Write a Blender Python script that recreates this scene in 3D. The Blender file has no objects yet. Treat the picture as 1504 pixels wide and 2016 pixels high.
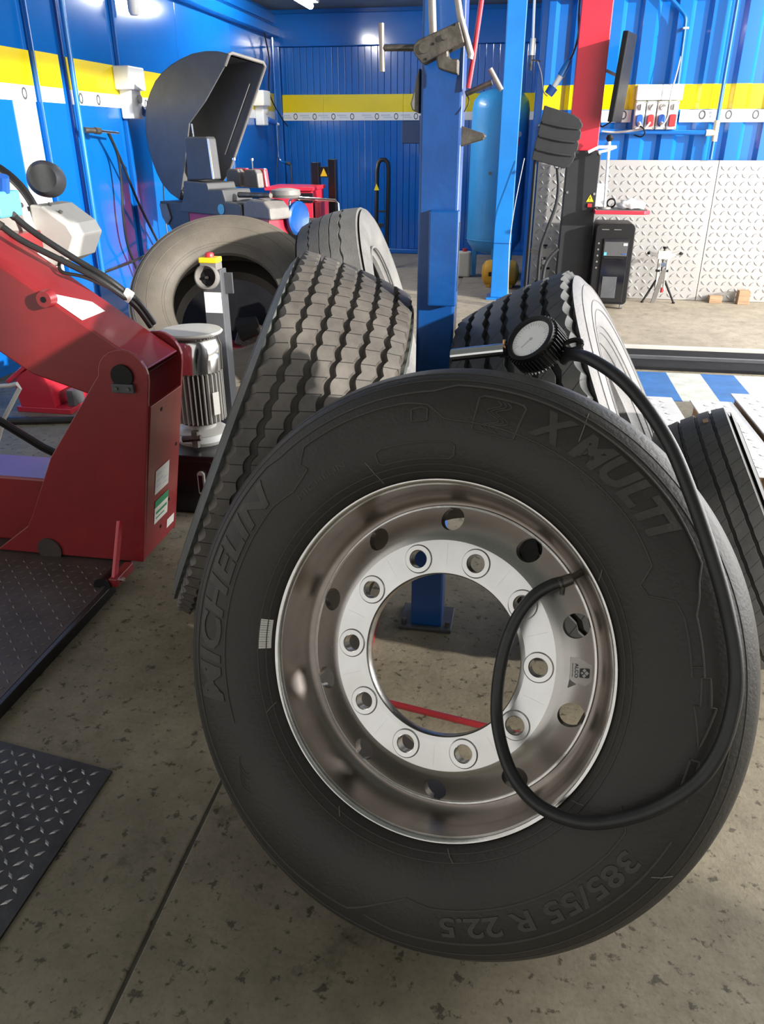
import bpy, bmesh, math, random
from mathutils import Vector, Matrix
R = math.radians
random.seed(7)
scene = bpy.context.scene
col = scene.collection
# ------------------------------------------------------------------ camera, world, light, exposure
cam_d = bpy.data.cameras.new('camera'); cam = bpy.data.objects.new('camera', cam_d); col.objects.link(cam)
cam.location = (0, 0, 1.36); cam.rotation_euler = (R(90 - 25.8), 0, R(9.75))
cam_d.sensor_fit = 'HORIZONTAL'; cam_d.sensor_width = 36; cam_d.lens = 36 * 1520 / 1504
cam_d.clip_start = 0.02
scene.camera = cam
world = bpy.data.worlds.new('world'); scene.world = world; world.use_nodes = True
bg = world.node_tree.nodes['Background']; bg.inputs[0].default_value = (1, 0.98, 0.94, 1); bg.inputs[1].default_value = 0.62

def area(name, loc, target, sx, sy, power, color=(1, 1, 1)):
    l = bpy.data.lights.new(name, 'AREA'); l.shape = 'RECTANGLE'; l.size = sx; l.size_y = sy; l.energy = power; l.color = color
    o = bpy.data.objects.new(name, l); col.objects.link(o); o.location = loc
    o.rotation_euler = (Vector(target) - Vector(loc)).to_track_quat('-Z', 'Y').to_euler(); return o
sun_d = bpy.data.lights.new('low_sun', 'SUN'); sun_d.energy = 6.5; sun_d.angle = R(1.2); sun_d.color = (1, .95, .87)
sun = bpy.data.objects.new('low_sun', sun_d); col.objects.link(sun); sun.location = (8, -1, 4)
sun.rotation_euler = Vector((-.865, .435, -.245)).to_track_quat('-Z', 'Y').to_euler()      # through the open side of the workshop
area('daylight_open_side', (3.5, 4.3, 1.9), (-1.5, 4.2, 0.9), 6.0, 3.0, 330, (1, .98, .96))
vs = scene.view_settings
vs.view_transform = 'Standard'; vs.look = 'None'; vs.exposure = 0.4; vs.gamma = 1; vs.use_curve_mapping = False

# ------------------------------------------------------------------ materials
def M(name, c, rough=.5, metal=0., var=0., vs_=6., c2=None, bump=0., bs=60., coat=0., spec=.5, streak=None):
    m = bpy.data.materials.new(name); m.use_nodes = True; nt = m.node_tree; N = nt.nodes; L = nt.links
    p = N['Principled BSDF']; p.inputs['Base Color'].default_value = (*c, 1)
    p.inputs['Roughness'].default_value = rough; p.inputs['Metallic'].default_value = metal
    p.inputs['Coat Weight'].default_value = coat; p.inputs['Coat Roughness'].default_value = .08
    p.inputs['Specular IOR Level'].default_value = spec
    if var or bump:
        tc = N.new('ShaderNodeTexCoord'); mp = N.new('ShaderNodeMapping'); L.new(tc.outputs['Object'], mp.inputs[0])
        if streak: mp.inputs['Scale'].default_value = streak
    if var:
        n = N.new('ShaderNodeTexNoise'); n.inputs['Scale'].default_value = vs_; n.inputs['Detail'].default_value = 6; n.inputs['Roughness'].default_value = .65
        L.new(mp.outputs[0], n.inputs['Vector'])
        r = N.new('ShaderNodeValToRGB'); r.color_ramp.elements[0].position = .36; r.color_ramp.elements[1].position = .68
        b = c2 if c2 else tuple(x * (1 - var) for x in c)
        r.color_ramp.elements[0].color = (*b, 1); r.color_ramp.elements[1].color = (*c, 1)
        L.new(n.outputs['Fac'], r.inputs[0]); L.new(r.outputs[0], p.inputs['Base Color'])
        mr = N.new('ShaderNodeMapRange'); mr.inputs[3].default_value = min(1, rough * 1.25); mr.inputs[4].default_value = rough * .85
        L.new(n.outputs['Fac'], mr.inputs[0]); L.new(mr.outputs[0], p.inputs['Roughness'])
    if bump:
        n2 = N.new('ShaderNodeTexNoise'); n2.inputs['Scale'].default_value = bs; n2.inputs['Detail'].default_value = 4
        L.new(mp.outputs[0], n2.inputs['Vector'])
        bm_ = N.new('ShaderNodeBump'); bm_.inputs['Strength'].default_value = bump; bm_.inputs['Distance'].default_value = .008
        L.new(n2.outputs['Fac'], bm_.inputs['Height']); L.new(bm_.outputs[0], p.inputs['Normal'])
    return m

def concrete(name, base, dark, speck=.85):
    m = bpy.data.materials.new(name); m.use_nodes = True; nt = m.node_tree; N = nt.nodes; L = nt.links; p = N['Principled BSDF']
    tc = N.new('ShaderNodeTexCoord')
    def noise(sc, det, ro=.6, off=0):
        mp = N.new('ShaderNodeMapping'); mp.inputs['Location'].default_value = (off, off * .7, 0); L.new(tc.outputs['Object'], mp.inputs[0])
        n = N.new('ShaderNodeTexNoise'); n.inputs['Scale'].default_value = sc; n.inputs['Detail'].default_value = det; n.inputs['Roughness'].default_value = ro
        L.new(mp.outputs[0], n.inputs['Vector']); return n
    def ramp(n, a, b, ca, cb):
        r = N.new('ShaderNodeValToRGB'); e = r.color_ramp.elements; e[0].position = a; e[1].position = b; e[0].color = ca; e[1].color = cb
        L.new(n.outputs['Fac'], r.inputs[0]); return r
    def mix(kind, fac, a, b):
        x = N.new('ShaderNodeMix'); x.data_type = 'RGBA'; x.blend_type = kind; x.inputs[0].default_value = fac
        L.new(a, x.inputs[6]); L.new(b, x.inputs[7]); return x.outputs[2]
    W = (1, 1, 1, 1)
    b0 = ramp(noise(1.3, 8), .3, .72, (*dark, 1), (*base, 1))
    g1 = ramp(noise(9, 8, .7, 3), .32, .62, (.66, .66, .64, 1), W)          # mottling
    s1 = ramp(noise(34, 5, .65, 9), .36, .42, (.26, .25, .23, 1), W)        # specks of grit and rubber
    s2 = ramp(noise(3.2, 9, .72, 17), .33, .40, (.34, .33, .30, 1), W)      # oil stains
    s3 = ramp(noise(95, 3, .6, 5), .3, .5, (.72, .72, .7, 1), W)
    c = mix('MULTIPLY', .9, b0.outputs[0], g1.outputs[0]); c = mix('MULTIPLY', speck, c, s1.outputs[0])
    c = mix('MULTIPLY', .6, c, s2.outputs[0]); c = mix('MULTIPLY', .6, c, s3.outputs[0])
    L.new(c, p.inputs['Base Color']); p.inputs['Roughness'].default_value = .62; p.inputs['Specular IOR Level'].default_value = .35
    bn = noise(60, 6); bu = N.new('ShaderNodeBump'); bu.inputs['Strength'].default_value = .25; bu.inputs['Distance'].default_value = .004
    L.new(bn.outputs['Fac'], bu.inputs['Height']); L.new(bu.outputs[0], p.inputs['Normal'])
    return m

def rubber(name, c, c2, rough=.6, sipe=0., slope=.5, pitch=.042, vs_=7., grime=None):
    """tyre rubber: UV = metres round the tread / metres across; the attribute 'rib' is 1 on rib tops."""
    m = bpy.data.materials.new(name); m.use_nodes = True; nt = m.node_tree; N = nt.nodes; L = nt.links; p = N['Principled BSDF']
    p.inputs['Roughness'].default_value = rough; p.inputs['Specular IOR Level'].default_value = .42
    tc = N.new('ShaderNodeTexCoord'); n = N.new('ShaderNodeTexNoise'); n.inputs['Scale'].default_value = vs_; n.inputs['Detail'].default_value = 7; n.inputs['Roughness'].default_value = .66
    L.new(tc.outputs['Object'], n.inputs['Vector'])
    r = N.new('ShaderNodeValToRGB'); e = r.color_ramp.elements; e[0].position = .34; e[1].position = .7; e[0].color = (*c, 1); e[1].color = (*c2, 1)
    L.new(n.outputs['Fac'], r.inputs[0]); out = r.outputs[0]
    n3 = N.new('ShaderNodeTexNoise'); n3.inputs['Scale'].default_value = 140; n3.inputs['Detail'].default_value = 3; L.new(tc.outputs['Object'], n3.inputs['Vector'])
    hgt = n3.outputs['Fac']
    if sipe:
        uv = N.new('ShaderNodeUVMap'); uv.uv_map = 'UVMap'; sx = N.new('ShaderNodeSeparateXYZ'); L.new(uv.outputs[0], sx.inputs[0])
        def mth(op, a, b=None):
            x = N.new('ShaderNodeMath'); x.operation = op
            for i, v in enumerate((a, b)):
                if v is None: continue
                if isinstance(v, (int, float)): x.inputs[i].default_value = v
                else: L.new(v, x.inputs[i])
            return x.outputs[0]
        t = mth('ADD', sx.outputs[0], mth('MULTIPLY', sx.outputs[1], slope)); t = mth('FRACT', mth('DIVIDE', t, pitch))
        line = mth('LESS_THAN', t, .055); at = N.new('ShaderNodeAttribute'); at.attribute_name = 'rib'
        line = mth('MULTIPLY', line, at.outputs['Fac'])
        mx = N.new('ShaderNodeMix'); mx.data_type = 'RGBA'; L.new(mth('MULTIPLY', line, sipe), mx.inputs[0]); L.new(out, mx.inputs[6]); mx.inputs[7].default_value = (.004, .004, .004, 1); out = mx.outputs[2]
        hgt = mth('SUBTRACT', mth('MULTIPLY', n3.outputs['Fac'], .25), line)
    L.new(out, p.inputs['Base Color'])
    bu = N.new('ShaderNodeBump'); bu.inputs['Strength'].default_value = .35; bu.inputs['Distance'].default_value = .003; L.new(hgt, bu.inputs['Height']); L.new(bu.outputs[0], p.inputs['Normal'])
    return m

m_blue = M('blue_wall_paint', (.004, .135, .50), .16, 0, .3, 1.4, (.003, .115, .45), .05, 5, .6)
m_blue_post = M('blue_post_paint', (.004, .080, .31), .3, 0, .35, 5, (.003, .052, .23), .15, 30, .2)
m_blue_light = M('light_blue_paint', (.012, .20, .62), .3, 0, .2, 3, None, .05, 20, .3)
m_tank = M('compressor_blue', (.05, .36, .74), .35, 0, .15, 4, None, .05, 20, .2)
m_yellow = M('yellow_band', (.86, .66, .0), .35, 0, .08, 3, None, 0, 1, .2)
m_white = M('white_strip', (.82, .83, .82), .4, 0, .06, 3)
m_print = M('print_dark', (.06, .07, .08), .5)
m_print_pale = M('print_pale', (.58, .62, .66), .5)
m_floor = concrete('workshop_concrete', (.30, .262, .190), (.19, .165, .118))
m_floor_far = concrete('pale_concrete', (.40, .345, .27), (.29, .25, .19), .35)
m_groove = M('floor_joint', (.085, .075, .058), .8, 0, .4, 20)
m_ceiling = M('ceiling_grey', (.20, .23, .22), .5, 0, .2, 2)
m_alu = M('aluminium_tread_plate', (.50, .49, .48), .40, .6, .12, 3, None, .03, 40)
m_alu_dull = M('white_aluminium_ramp', (.62, .61, .59), .45, .35, .2, 6)
m_steel_plate = M('dark_checker_plate', (.085, .085, .085), .4, .75, .4, 9, None, .1, 60)
m_deck = M('brown_deck_plate', (.105, .085, .078), .5, .5, .35, 7)
m_deck_loz = M('dull_deck_lozenge', (.17, .145, .135), .45, .6, .3, 20)
m_steel_loz = M('worn_lozenge_steel', (.42, .42, .41), .3, .9, .3, 20)
m_red = M('red_machine_paint', (.27, .020, .025), .32, 0, .18, 5, None, .04, 40, .35)
m_red_far = M('red_enamel', (.60, .025, .05), .3, 0, .1, 5, None, 0, 1, .4)
m_black = M('black_plastic', (.010, .010, .011), .45, 0, .3, 12, None, 0, 1, 0, .3)
m_black_metal = M('black_enamel', (.012, .012, .013), .3, 0, .4, 9, None, .05, 40, .2)
m_black_matt = M('oily_black_steel', (.010, .010, .012), .85, 0, .3, 9, None, 0, 1, 0, .2)
m_hood = M('grey_hood_plastic', (.125, .127, .130), .5, 0, .15, 6, None, .05, 90)
m_dgrey = M('dark_grey_plastic', (.075, .077, .081), .45, 0, .2, 8, None, .08, 120)
m_mgrey = M('grey_casting', (.20, .19, .18), .5, 0, .25, 9, None, .1, 60)
m_charcoal = M('charcoal_plastic', (.026, .027, .030), .5, 0, .2, 8, None, .05, 90, 0, .3)
m_lgrey = M('light_grey_enamel', (.52, .51, .48), .4, 0, .15, 6)
m_steelgrey = M('grey_painted_steel', (.095, .10, .11), .4, .2, .25, 8, None, .08, 50)
m_tool = M('worn_tool_steel', (.20, .185, .165), .45, .8, .5, 25, (.09, .08, .07), .15, 80)
m_rust = M('rusty_steel', (.20, .10, .065), .5, .5, .4, 18)
m_motor = M('shaded_motor_core', (.05, .038, .030), .6, 0, .3, 20)  # dark brown imitates the shade in the gaps between the fins
m_tube = M('bare_steel_tube', (.42, .38, .36), .38, .75, .3, 20)
m_chrome = M('chrome', (.82, .82, .82), .12, 1.)
m_rim = M('polished_aluminium', (.80, .79, .77), .21, 1., .14, 14, (.62, .60, .57), .03, 90)
m_barrel = M('dark_reflection_barrel', (.34, .30, .27), .33, 1., .25, 9, (.27, .235, .21))  # metal browned and darkened to imitate reflections of dark surroundings
m_barrel_in = M('shaded_inner_barrel', (.12, .11, .10), .5, .8, .3, 9)  # colour darkened so the hand holes look shaded inside
m_rim_cone = M('satin_aluminium', (.58, .56, .53), .26, 1., .10, 6, (.50, .48, .45))
m_rim_face = M('brushed_aluminium', (.84, .84, .82), .28, 1., .08, 6, (.74, .73, .71))
m_rim_bore = M('bore_aluminium', (.74, .72, .70), .3, 1., .35, 30)
m_hose = M('black_hose', (.022, .023, .024), .38, 0, .4, 25, (.014, .014, .015), .05, 200)
m_dial = M('gauge_dial', (.92, .93, .92), .4, 0, .04, 30)
m_brass = M('brass', (.65, .38, .16), .25, 1.)
m_sticker = M('paper_sticker', (.78, .76, .70), .5, 0, .08, 30)
m_green = M('green_print', (.03, .28, .12), .5)
m_silver_lbl = M('silver_label', (.66, .64, .60), .35, .3, .06, 20)
m_warn = M('warning_yellow', (.85, .62, .02), .4)
m_wood = M('bare_wood', (.42, .28, .17), .7, 0, .35, 6, None, .1, 30, 0, .3, (1, 1, 12))
m_bluesock = M('blue_socket', (.02, .10, .42), .35)
m_redsock = M('red_socket', (.48, .03, .035), .35)
m_yel_tank = M('yellow_tank_paint', (.62, .32, .02), .4, 0, .2, 6)
m_jug = M('cloudy_plastic', (.62, .60, .48), .4, 0, .1, 6)
m_cyan = M('cyan_block', (.10, .42, .62), .35)
m_glass = M('screen_glass', (.008, .008, .012), .08, 0, 0, 1, None, 0, 1, .5)
m_stripe_blue = M('floor_stripe_blue', (.012, .12, .36), .5, 0, .3, 8)
m_stripe_white = M('floor_stripe_white', (.48, .50, .45), .55, 0, .3, 9)
m_rag = M('grey_rag', (.20, .20, .19), .9, 0, .4, 20)
m_lamp = bpy.data.materials.new('fluorescent_tube'); m_lamp.use_nodes = True
_p = m_lamp.node_tree.nodes['Principled BSDF']; _p.inputs['Emission Color'].default_value = (1, 1, .98, 1); _p.inputs['Emission Strength'].default_value = 120
m_r_front = rubber('front_tyre_rubber', (.029, .0268, .0238), (.041, .0378, .033), .5, 0, vs_=5)
m_r_letter = rubber('raised_lettering_rubber', (.056, .052, .046), (.070, .065, .058), .55, 0)
m_r_new = rubber('new_tread_rubber', (.075, .068, .062), (.15, .135, .12), .55, .9, .35, .043, 9)
m_r_new2 = rubber('dark_tread_rubber', (.034, .036, .036), (.062, .062, .06), .55, .9, .9, .052, 9)
m_r_dusty_lit = rubber('dusty_sunlit_rubber', (.10, .098, .098), (.16, .155, .155), .5, 0, vs_=6)  # dusty grey, lightened further to imitate strong sun on the sidewall
m_r_side = rubber('bounce_lit_rubber', (.085, .095, .088), (.15, .16, .15), .55, 0, vs_=9)  # green-grey lightened to imitate light bounced off the left wall
m_r_brown = rubber('brown_worn_rubber', (.10, .09, .076), (.155, .135, .11), .6, 0, vs_=4)
m_r_grey = rubber('grey_worn_rubber', (.105, .103, .10), (.17, .166, .16), .65, 0, vs_=5)
m_r_van = rubber('van_tyre_rubber', (.032, .033, .033), (.065, .064, .06), .55, .9, .55, .034, 8)

# ------------------------------------------------------------------ mesh helpers
def V(*a): return Vector(a)
class MB:
    def __init__(s): s.v = []; s.f = []; s.sm = []
    def add(s, vs_, fs, smooth=False):
        o = len(s.v); s.v += [tuple(x) for x in vs_]
        for f in fs: s.f.append(tuple(i + o for i in f)); s.sm.append(smooth)
        return s
    def box(s, c, d, rot=None):
        hx, hy, hz = d[0] / 2, d[1] / 2, d[2] / 2
        p = [V(x, y, z) for z in (-hz, hz) for y in (-hy, hy) for x in (-hx, hx)]
        if rot is not None:
            q = rot if isinstance(rot, Matrix) else (Matrix.Rotation(rot[2], 3, 'Z') @ Matrix.Rotation(rot[1], 3, 'Y') @ Matrix.Rotation(rot[0], 3, 'X'))
            p = [q @ a for a in p]
        c = V(*c)
        return s.add([c + a for a in p], [(0, 2, 3, 1), (4, 5, 7, 6), (0, 1, 5, 4), (1, 3, 7, 5), (3, 2, 6, 7), (2, 0, 4, 6)])
    def bb(s, x0, x1, y0, y1, z0, z1): return s.box(((x0 + x1) / 2, (y0 + y1) / 2, (z0 + z1) / 2), (x1 - x0, y1 - y0, z1 - z0))
    def prism(s, pts, org, ux, uy, un, t):
        """polygon pts (2d, in ux/uy at org) extruded by t along un"""
        org, ux, uy, un = V(*org), V(*ux), V(*uy), V(*un); n = len(pts)
        a = [org + ux * p[0] + uy * p[1] for p in pts]; b = [q + un * t for q in a]
        fs = [tuple(range(n)), tuple(range(2 * n - 1, n - 1, -1))] + [(i, i + n, (i + 1) % n + n, (i + 1) % n) for i in range(n)]
        return s.add(a + b, fs)
    def xz(s, pts, y0, y1): return s.prism(pts, (0, y0, 0), (1, 0, 0), (0, 0, 1), (0, 1, 0), y1 - y0)
    def yz(s, pts, x0, x1): return s.prism(pts, (x0, 0, 0), (0, 1, 0), (0, 0, 1), (1, 0, 0), x1 - x0)
    def xy(s, pts, z0, z1): return s.prism(pts, (0, 0, z0), (1, 0, 0), (0, 1, 0), (0, 0, 1), z1 - z0)
    def cyl(s, a, b, r, r2=None, n=20, cap=True):
        a, b = V(*a), V(*b); r2 = r if r2 is None else r2; d = (b - a).normalized()
        u = d.orthogonal().normalized(); w = d.cross(u)
        ring = lambda c, q: [c + (u * math.cos(2 * math.pi * i / n) + w * math.sin(2 * math.pi * i / n)) * q for i in range(n)]
        s.add(ring(a, r) + ring(b, r2), [(i, (i + 1) % n, (i + 1) % n + n, i + n) for i in range(n)], True)
        if cap: s.add(ring(a, r), [tuple(range(n - 1, -1, -1))]); s.add(ring(b, r2), [tuple(range(n))])
        return s
    def tube(s, pts, r, n=10, smooth_n=0):
        p = [V(*q) for q in pts]
        if smooth_n: p = spline(p, smooth_n)
        rings = []; up = None
        for i, q in enumerate(p):
            d = (p[min(i + 1, len(p) - 1)] - p[max(i - 1, 0)]).normalized()
            if up is None: up = d.orthogonal().normalized()
            up = (up - d * up.dot(d)).normalized(); w = d.cross(up)
            rings.append([q + (up * math.cos(2 * math.pi * k / n) + w * math.sin(2 * math.pi * k / n)) * r for k in range(n)])
        vs_ = [x for ring in rings for x in ring]; fs = []
        for i in range(len(p) - 1):
            for k in range(n): fs.append((i * n + k, i * n + (k + 1) % n, (i + 1) * n + (k + 1) % n, (i + 1) * n + k))
        s.add(vs_, fs, True); s.add(rings[0], [tuple(range(n - 1, -1, -1))]); s.add(rings[-1], [tuple(range(n))]); return s
    def lathe(s, prof, n=48, c=(0, 0, 0), axis=(0, 0, 1), closed=False):
        c = V(*c); ax = V(*axis).normalized(); u = V(1, 0, 0) if abs(ax.x) < .9 else V(0, 1, 0); u = (u - ax * u.dot(ax)).normalized(); w = ax.cross(u)
        vs_ = []
        for r, z in prof:
            for i in range(n):
                a = 2 * math.pi * i / n; vs_.append(c + ax * z + (u * math.cos(a) + w * math.sin(a)) * r)
        m = len(prof); fs = []
        for j in range(m if closed else m - 1):
            k = (j + 1) % m
            for i in range(n): fs.append((j * n + i, j * n + (i + 1) % n, k * n + (i + 1) % n, k * n + i))
        return s.add(vs_, fs, True)
    def disc(s, c, axis, r, t, n=24):
        c = V(*c); a = V(*axis).normalized(); return s.cyl(c, c + a * t, r, None, n)
    def build(s, name, mat, parent=None, loc=(0, 0, 0), bevel=0., ang=35):
        me = bpy.data.meshes.new(name); me.from_pydata(s.v, [], s.f); me.polygons.foreach_set('use_smooth', s.sm); me.update()
        b = bmesh.new(); b.from_mesh(me); bmesh.ops.remove_doubles(b, verts=b.verts, dist=1e-6); bmesh.ops.recalc_face_normals(b, faces=b.faces); b.to_mesh(me); b.free()
        if any(s.sm): me.set_sharp_from_angle(angle=R(ang))
        return mkobj(name, me, mat, parent, loc, bevel)
def mkobj(name, me, mat, parent=None, loc=(0, 0, 0), bevel=0.):
    o = bpy.data.objects.new(name, me); col.objects.link(o); o.location = loc
    if mat and not me.materials: me.materials.append(mat)
    if parent is not None: o.parent = parent
    if bevel:
        md = o.modifiers.new('bevel', 'BEVEL'); md.width = bevel; md.segments = 2; md.limit_method = 'ANGLE'; md.angle_limit = R(40); md.harden_normals = False
    return o
def spline(p, k):
    out = []
    for i in range(len(p) - 1):
        a, b, c, d = p[max(i - 1, 0)], p[i], p[i + 1], p[min(i + 2, len(p) - 1)]
        for j in range(k):
            t = j / k; out.append(.5 * ((2 * b) + (c - a) * t + (2 * a - 5 * b + 4 * c - d) * t * t + (3 * b - a - 3 * c + d) * t ** 3))
    return out + [p[-1]]
def thing(name, label, cat, loc=(0, 0, 0), group=None, mat=None):
    o = bpy.data.objects.new(name, None); col.objects.link(o); o.empty_display_size = .1
    if mat is not None: o.matrix_world = mat
    else: o.location = loc
    return tag(o, label, cat, group)
def tag(o, label, cat, group=None):
    o['label'] = label; o['category'] = cat
    if group: o['group'] = group
    return o
def struct(o): o['kind'] = 'structure'; return o
def stuff(o): o['kind'] = 'stuff'; return o
def share(o, parent, loc, rot=None):
    c = o.copy(); col.objects.link(c); c.parent = parent; c.location = loc
    if rot is not None: c.rotation_euler = rot
    return c
def copy_tree(o, loc, rz, label):
    c = o.copy(); col.objects.link(c); c.location = loc; c.rotation_euler = (0, 0, rz); c['label'] = label
    for ch in o.children:
        d = ch.copy(); col.objects.link(d); d.parent = c
        for g in ch.children: e = g.copy(); col.objects.link(e); e.parent = d
    return c
def text_raw(txt, size, extrude, bold=0., shear=0., space=1.):
    cu = bpy.data.curves.new('t', 'FONT'); cu.body = txt; cu.size = size; cu.extrude = extrude; cu.offset = bold; cu.shear = shear; cu.space_character = space; cu.resolution_u = 3
    o = bpy.data.objects.new('t', cu); col.objects.link(o); bpy.context.view_layer.update()
    me = bpy.data.meshes.new_from_object(o.evaluated_get(bpy.context.evaluated_depsgraph_get()))
    bpy.data.objects.remove(o); bpy.data.curves.remove(cu); return me
def rounded(x0, x1, y0, y1, r, n=5):
    o = []
    for cx, cy, a in ((x1 - r, y1 - r, 0), (x0 + r, y1 - r, 90), (x0 + r, y0 + r, 180), (x1 - r, y0 + r, 270)):
        for i in range(n + 1): t = R(a + 90 * i / n); o.append((cx + r * math.cos(t), cy + r * math.sin(t)))
    return o
def lozenges(mb, x0, x1, y0, y1, pitch, ln, wd, ht, place, clip=None):
    """staggered raised lozenges of tread plate; place(u,v,h) -> xyz"""
    ny = int((y1 - y0) / pitch); nx = int((x1 - x0) / pitch)
    for j in range(ny):
        for i in range(nx):
            cx = x0 + (i + .5) * pitch; cy = y0 + (j + .5) * pitch
            if clip and not clip(cx, cy): continue
            a = R(45) if (i + j) % 2 else R(-45); c, s_ = math.cos(a), math.sin(a)
            P = [(-ln, 0), (0, -wd), (ln, 0), (0, wd)]
            base = [place(cx + c * p - s_ * q, cy + s_ * p + c * q, 0) for p, q in P]
            top = [place(cx + c * p * .55 - s_ * q * .5, cy + s_ * p * .55 + c * q * .5, ht) for p, q in P]
            mb.add(base + top, [(4, 5, 6, 7)] + [(k, (k + 1) % 4, (k + 1) % 4 + 4, k + 4) for k in range(4)])
    return mb

# ------------------------------------------------------------------ the setting
fl = struct(MB().bb(-3.4, 6.5, -4, 11, -.12, -.004).build('floor', m_groove))
slab = lambda x0, x1, y0, y1, z, m: MB().bb(x0, x1, y0, y1, -.05, z).build('slab', m, fl, bevel=.004)
slab(-3.3, -.607, -4, 5.72, 0, m_floor); slab(-.599, 6.5, -4, 5.72, 0, m_floor)
slab(-3.3, -.607, 5.728, 10.7, .0, m_floor_far); slab(-.599, 6.5, 5.80, 10.7, .012, m_floor_far)
MB().bb(-.59, 6.4, 5.765, 5.80, -.03, .018).build('edge_strip', m_lgrey, fl)
for i, (x0, x1) in enumerate(((.35, .55), (.55, .765), (.765, .98), (.98, 1.19), (1.19, 1.395), (1.395, 1.60), (1.6, 1.81), (1.81, 2.02), (2.02, 2.23))):
    MB().bb(x0, x1, 4.50, 5.12, -.001, .0012).build('painted_stripe', m_stripe_white if i % 2 else m_stripe_blue, fl)

# left wall: flat blue sheets between pilasters, a yellow and a white band
wl = struct(MB().bb(-3.36, -3.18, 3.0, 10.75, 0, 3.4).build('wall_left', m_blue))
for y0, y1 in ((3.02, 3.6), (3.61, 5.19), (5.62, 6.36), (6.44, 7.6), (7.606, 9.0), (9.006, 10.55)):
    MB().bb(-3.19, -3.16, y0, y1, .05, 2.44).build('panel', m_blue, wl, bevel=.006)
    MB().bb(-3.162, -3.154, y0 + .004, y1 - .004, 1.665, 1.862).build('yellow_band', m_yellow, wl)
    MB().bb(-3.162, -3.154, y0 + .004, y1 - .004, 1.575, 1.665).build('white_strip', m_white, wl)
for y0, y1, t in ((5.2, 5.48, .035), (6.37, 6.43, .03)):
    MB().bb(-3.19, -3.16 + t, y0, y1, 0, 3.3).build('pilaster', m_blue, wl, bevel=.006)
MB().bb(-3.162, -3.154, 4.93, 5.17, .06, 1.574).build('white_strip', m_white, wl)  # upright white strip painted in to imitate glare on the wall
MB().bb(-3.13, -3.121, 5.205, 5.475, 1.665, 1.862).build('yellow_band', m_yellow, wl)
MB().bb(-3.13, -3.121, 5.205, 5.475, 1.575, 1.665).build('white_strip', m_white, wl)
MB().bb(-3.19, -3.06, 5.0, 10.6, 2.46, 2.56).build('top_rail', m_blue, wl, bevel=.01)
MB().bb(-3.19, -3.10, 5.0, 10.6, 2.60, 2.70).build('top_rail', m_blue, wl, bevel=.01)
# back wall of narrow boards
wb = struct(MB().bb(-3.3, .2, 10.58, 10.75, 0, 3.4).build('wall_back', m_blue))
bd = MB().bb(0, .0785, 10.545, 10.585, .06, 2.36).build('board', m_blue, wb, bevel=.005)
bd.location.x = -3.07
for i in range(1, 39): share(bd, wb, (-3.07 + i * .0805, 0, 0))
MB().bb(-3.2, -3.075, 10.50, 10.59, 0, 2.6).build('corner_post', m_blue, wb, bevel=.01)
MB().bb(-3.2, .1, 10.49, 10.59, 2.36, 2.70).build('lintel', m_blue, wb, bevel=.01)
MB().bb(-3.1, .1, 10.50, 10.59, 0, .06).build('bottom_rail', m_blue, wb, bevel=.01)
for x0, x1 in ((-3.07, -2.55), (-2.547, -1.55), (-1.547, -.55), (-.547, .05)):
    MB().bb(x0, x1, 10.536, 10.546, 1.655, 1.85).build('yellow_band', m_yellow, wb)
    MB().bb(x0, x1, 10.536, 10.546, 1.565, 1.655).build('white_strip', m_white, wb)
ring0 = MB().lathe([(.024, 0), (.035, 0), (.035, .003), (.024, .003)], 24, closed=True).build('printed_tyre_icon', m_print, wb)
ring0.rotation_euler = (R(90), 0, 0); ring0.scale = (.75, 1, 1); ring0.location = (-2.91, 10.536, 1.61)
for x in (-2.664, -2.424, -2.186, -1.874, -1.634, -1.389, -1.14, -.9, -.66, -.42): share(ring0, wb, (x, 10.536, 1.608))
for y in (4.3, 4.7, 5.06, 5.75, 6.0, 6.8, 7.3): 
    q = share(ring0, wl, (-3.153, y, 1.618), (R(90), 0, R(90)))
bars = MB()
for x in (-2.91, -2.664, -2.424, -2.186, -1.874, -1.634, -1.389): bars.bb(x - .19, x - .07, 10.5345, 10.537, 1.612, 1.630).bb(x - .16, x - .05, 10.5345, 10.537, 1.590, 1.603)
bars.build('printed_slogan', m_print_pale, wb)
# return wall and the corrugated container wall on the right
wr = struct(MB().bb(.03, .16, 7.76, 10.6, 0, 2.75).build('wall_return', m_blue))
MB().bb(.024, .032, 7.8, 10.5, 1.655, 1.85).build('yellow_band', m_yellow, wr)
MB().bb(.024, .032, 7.8, 10.5, 1.565, 1.655).build('white_strip', m_white, wr)
prof = []; x = .04
while x < 6.4:
    prof += [(x, 7.70), (x + .10, 7.70), (x + .135, 7.735), (x + .235, 7.735)]; x += .27
prof2 = [(.03, 7.70)] + prof + [(6.45, 7.70), (6.45, 7.80), (.03, 7.80)]
mr_ = bpy.data.materials.new('corrugated_wall_paint'); mr_.use_nodes = True
nt = mr_.node_tree; p = nt.nodes['Principled BSDF']; p.inputs['Roughness'].default_value = .22; p.inputs['Coat Weight'].default_value = .5
tc = nt.nodes.new('ShaderNodeTexCoord'); sx = nt.nodes.new('ShaderNodeSeparateXYZ'); rp = nt.nodes.new('ShaderNodeValToRGB'); rp.color_ramp.interpolation = 'CONSTANT'
mrg = nt.nodes.new('ShaderNodeMapRange'); mrg.inputs[2].default_value = 2.0; e = rp.color_ramp.elements     # z 0..2 m
mrg.inputs[1].default_value = 0; mrg.inputs[4].default_value = 1
e[0].position = 0; e[0].color = (.004, .135, .50, 1); e[1].position = 1.58 / 2; e[1].color = (.86, .66, 0, 1)
q = e.new(1.772 / 2); q.color = (.004, .135, .50, 1)
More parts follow.
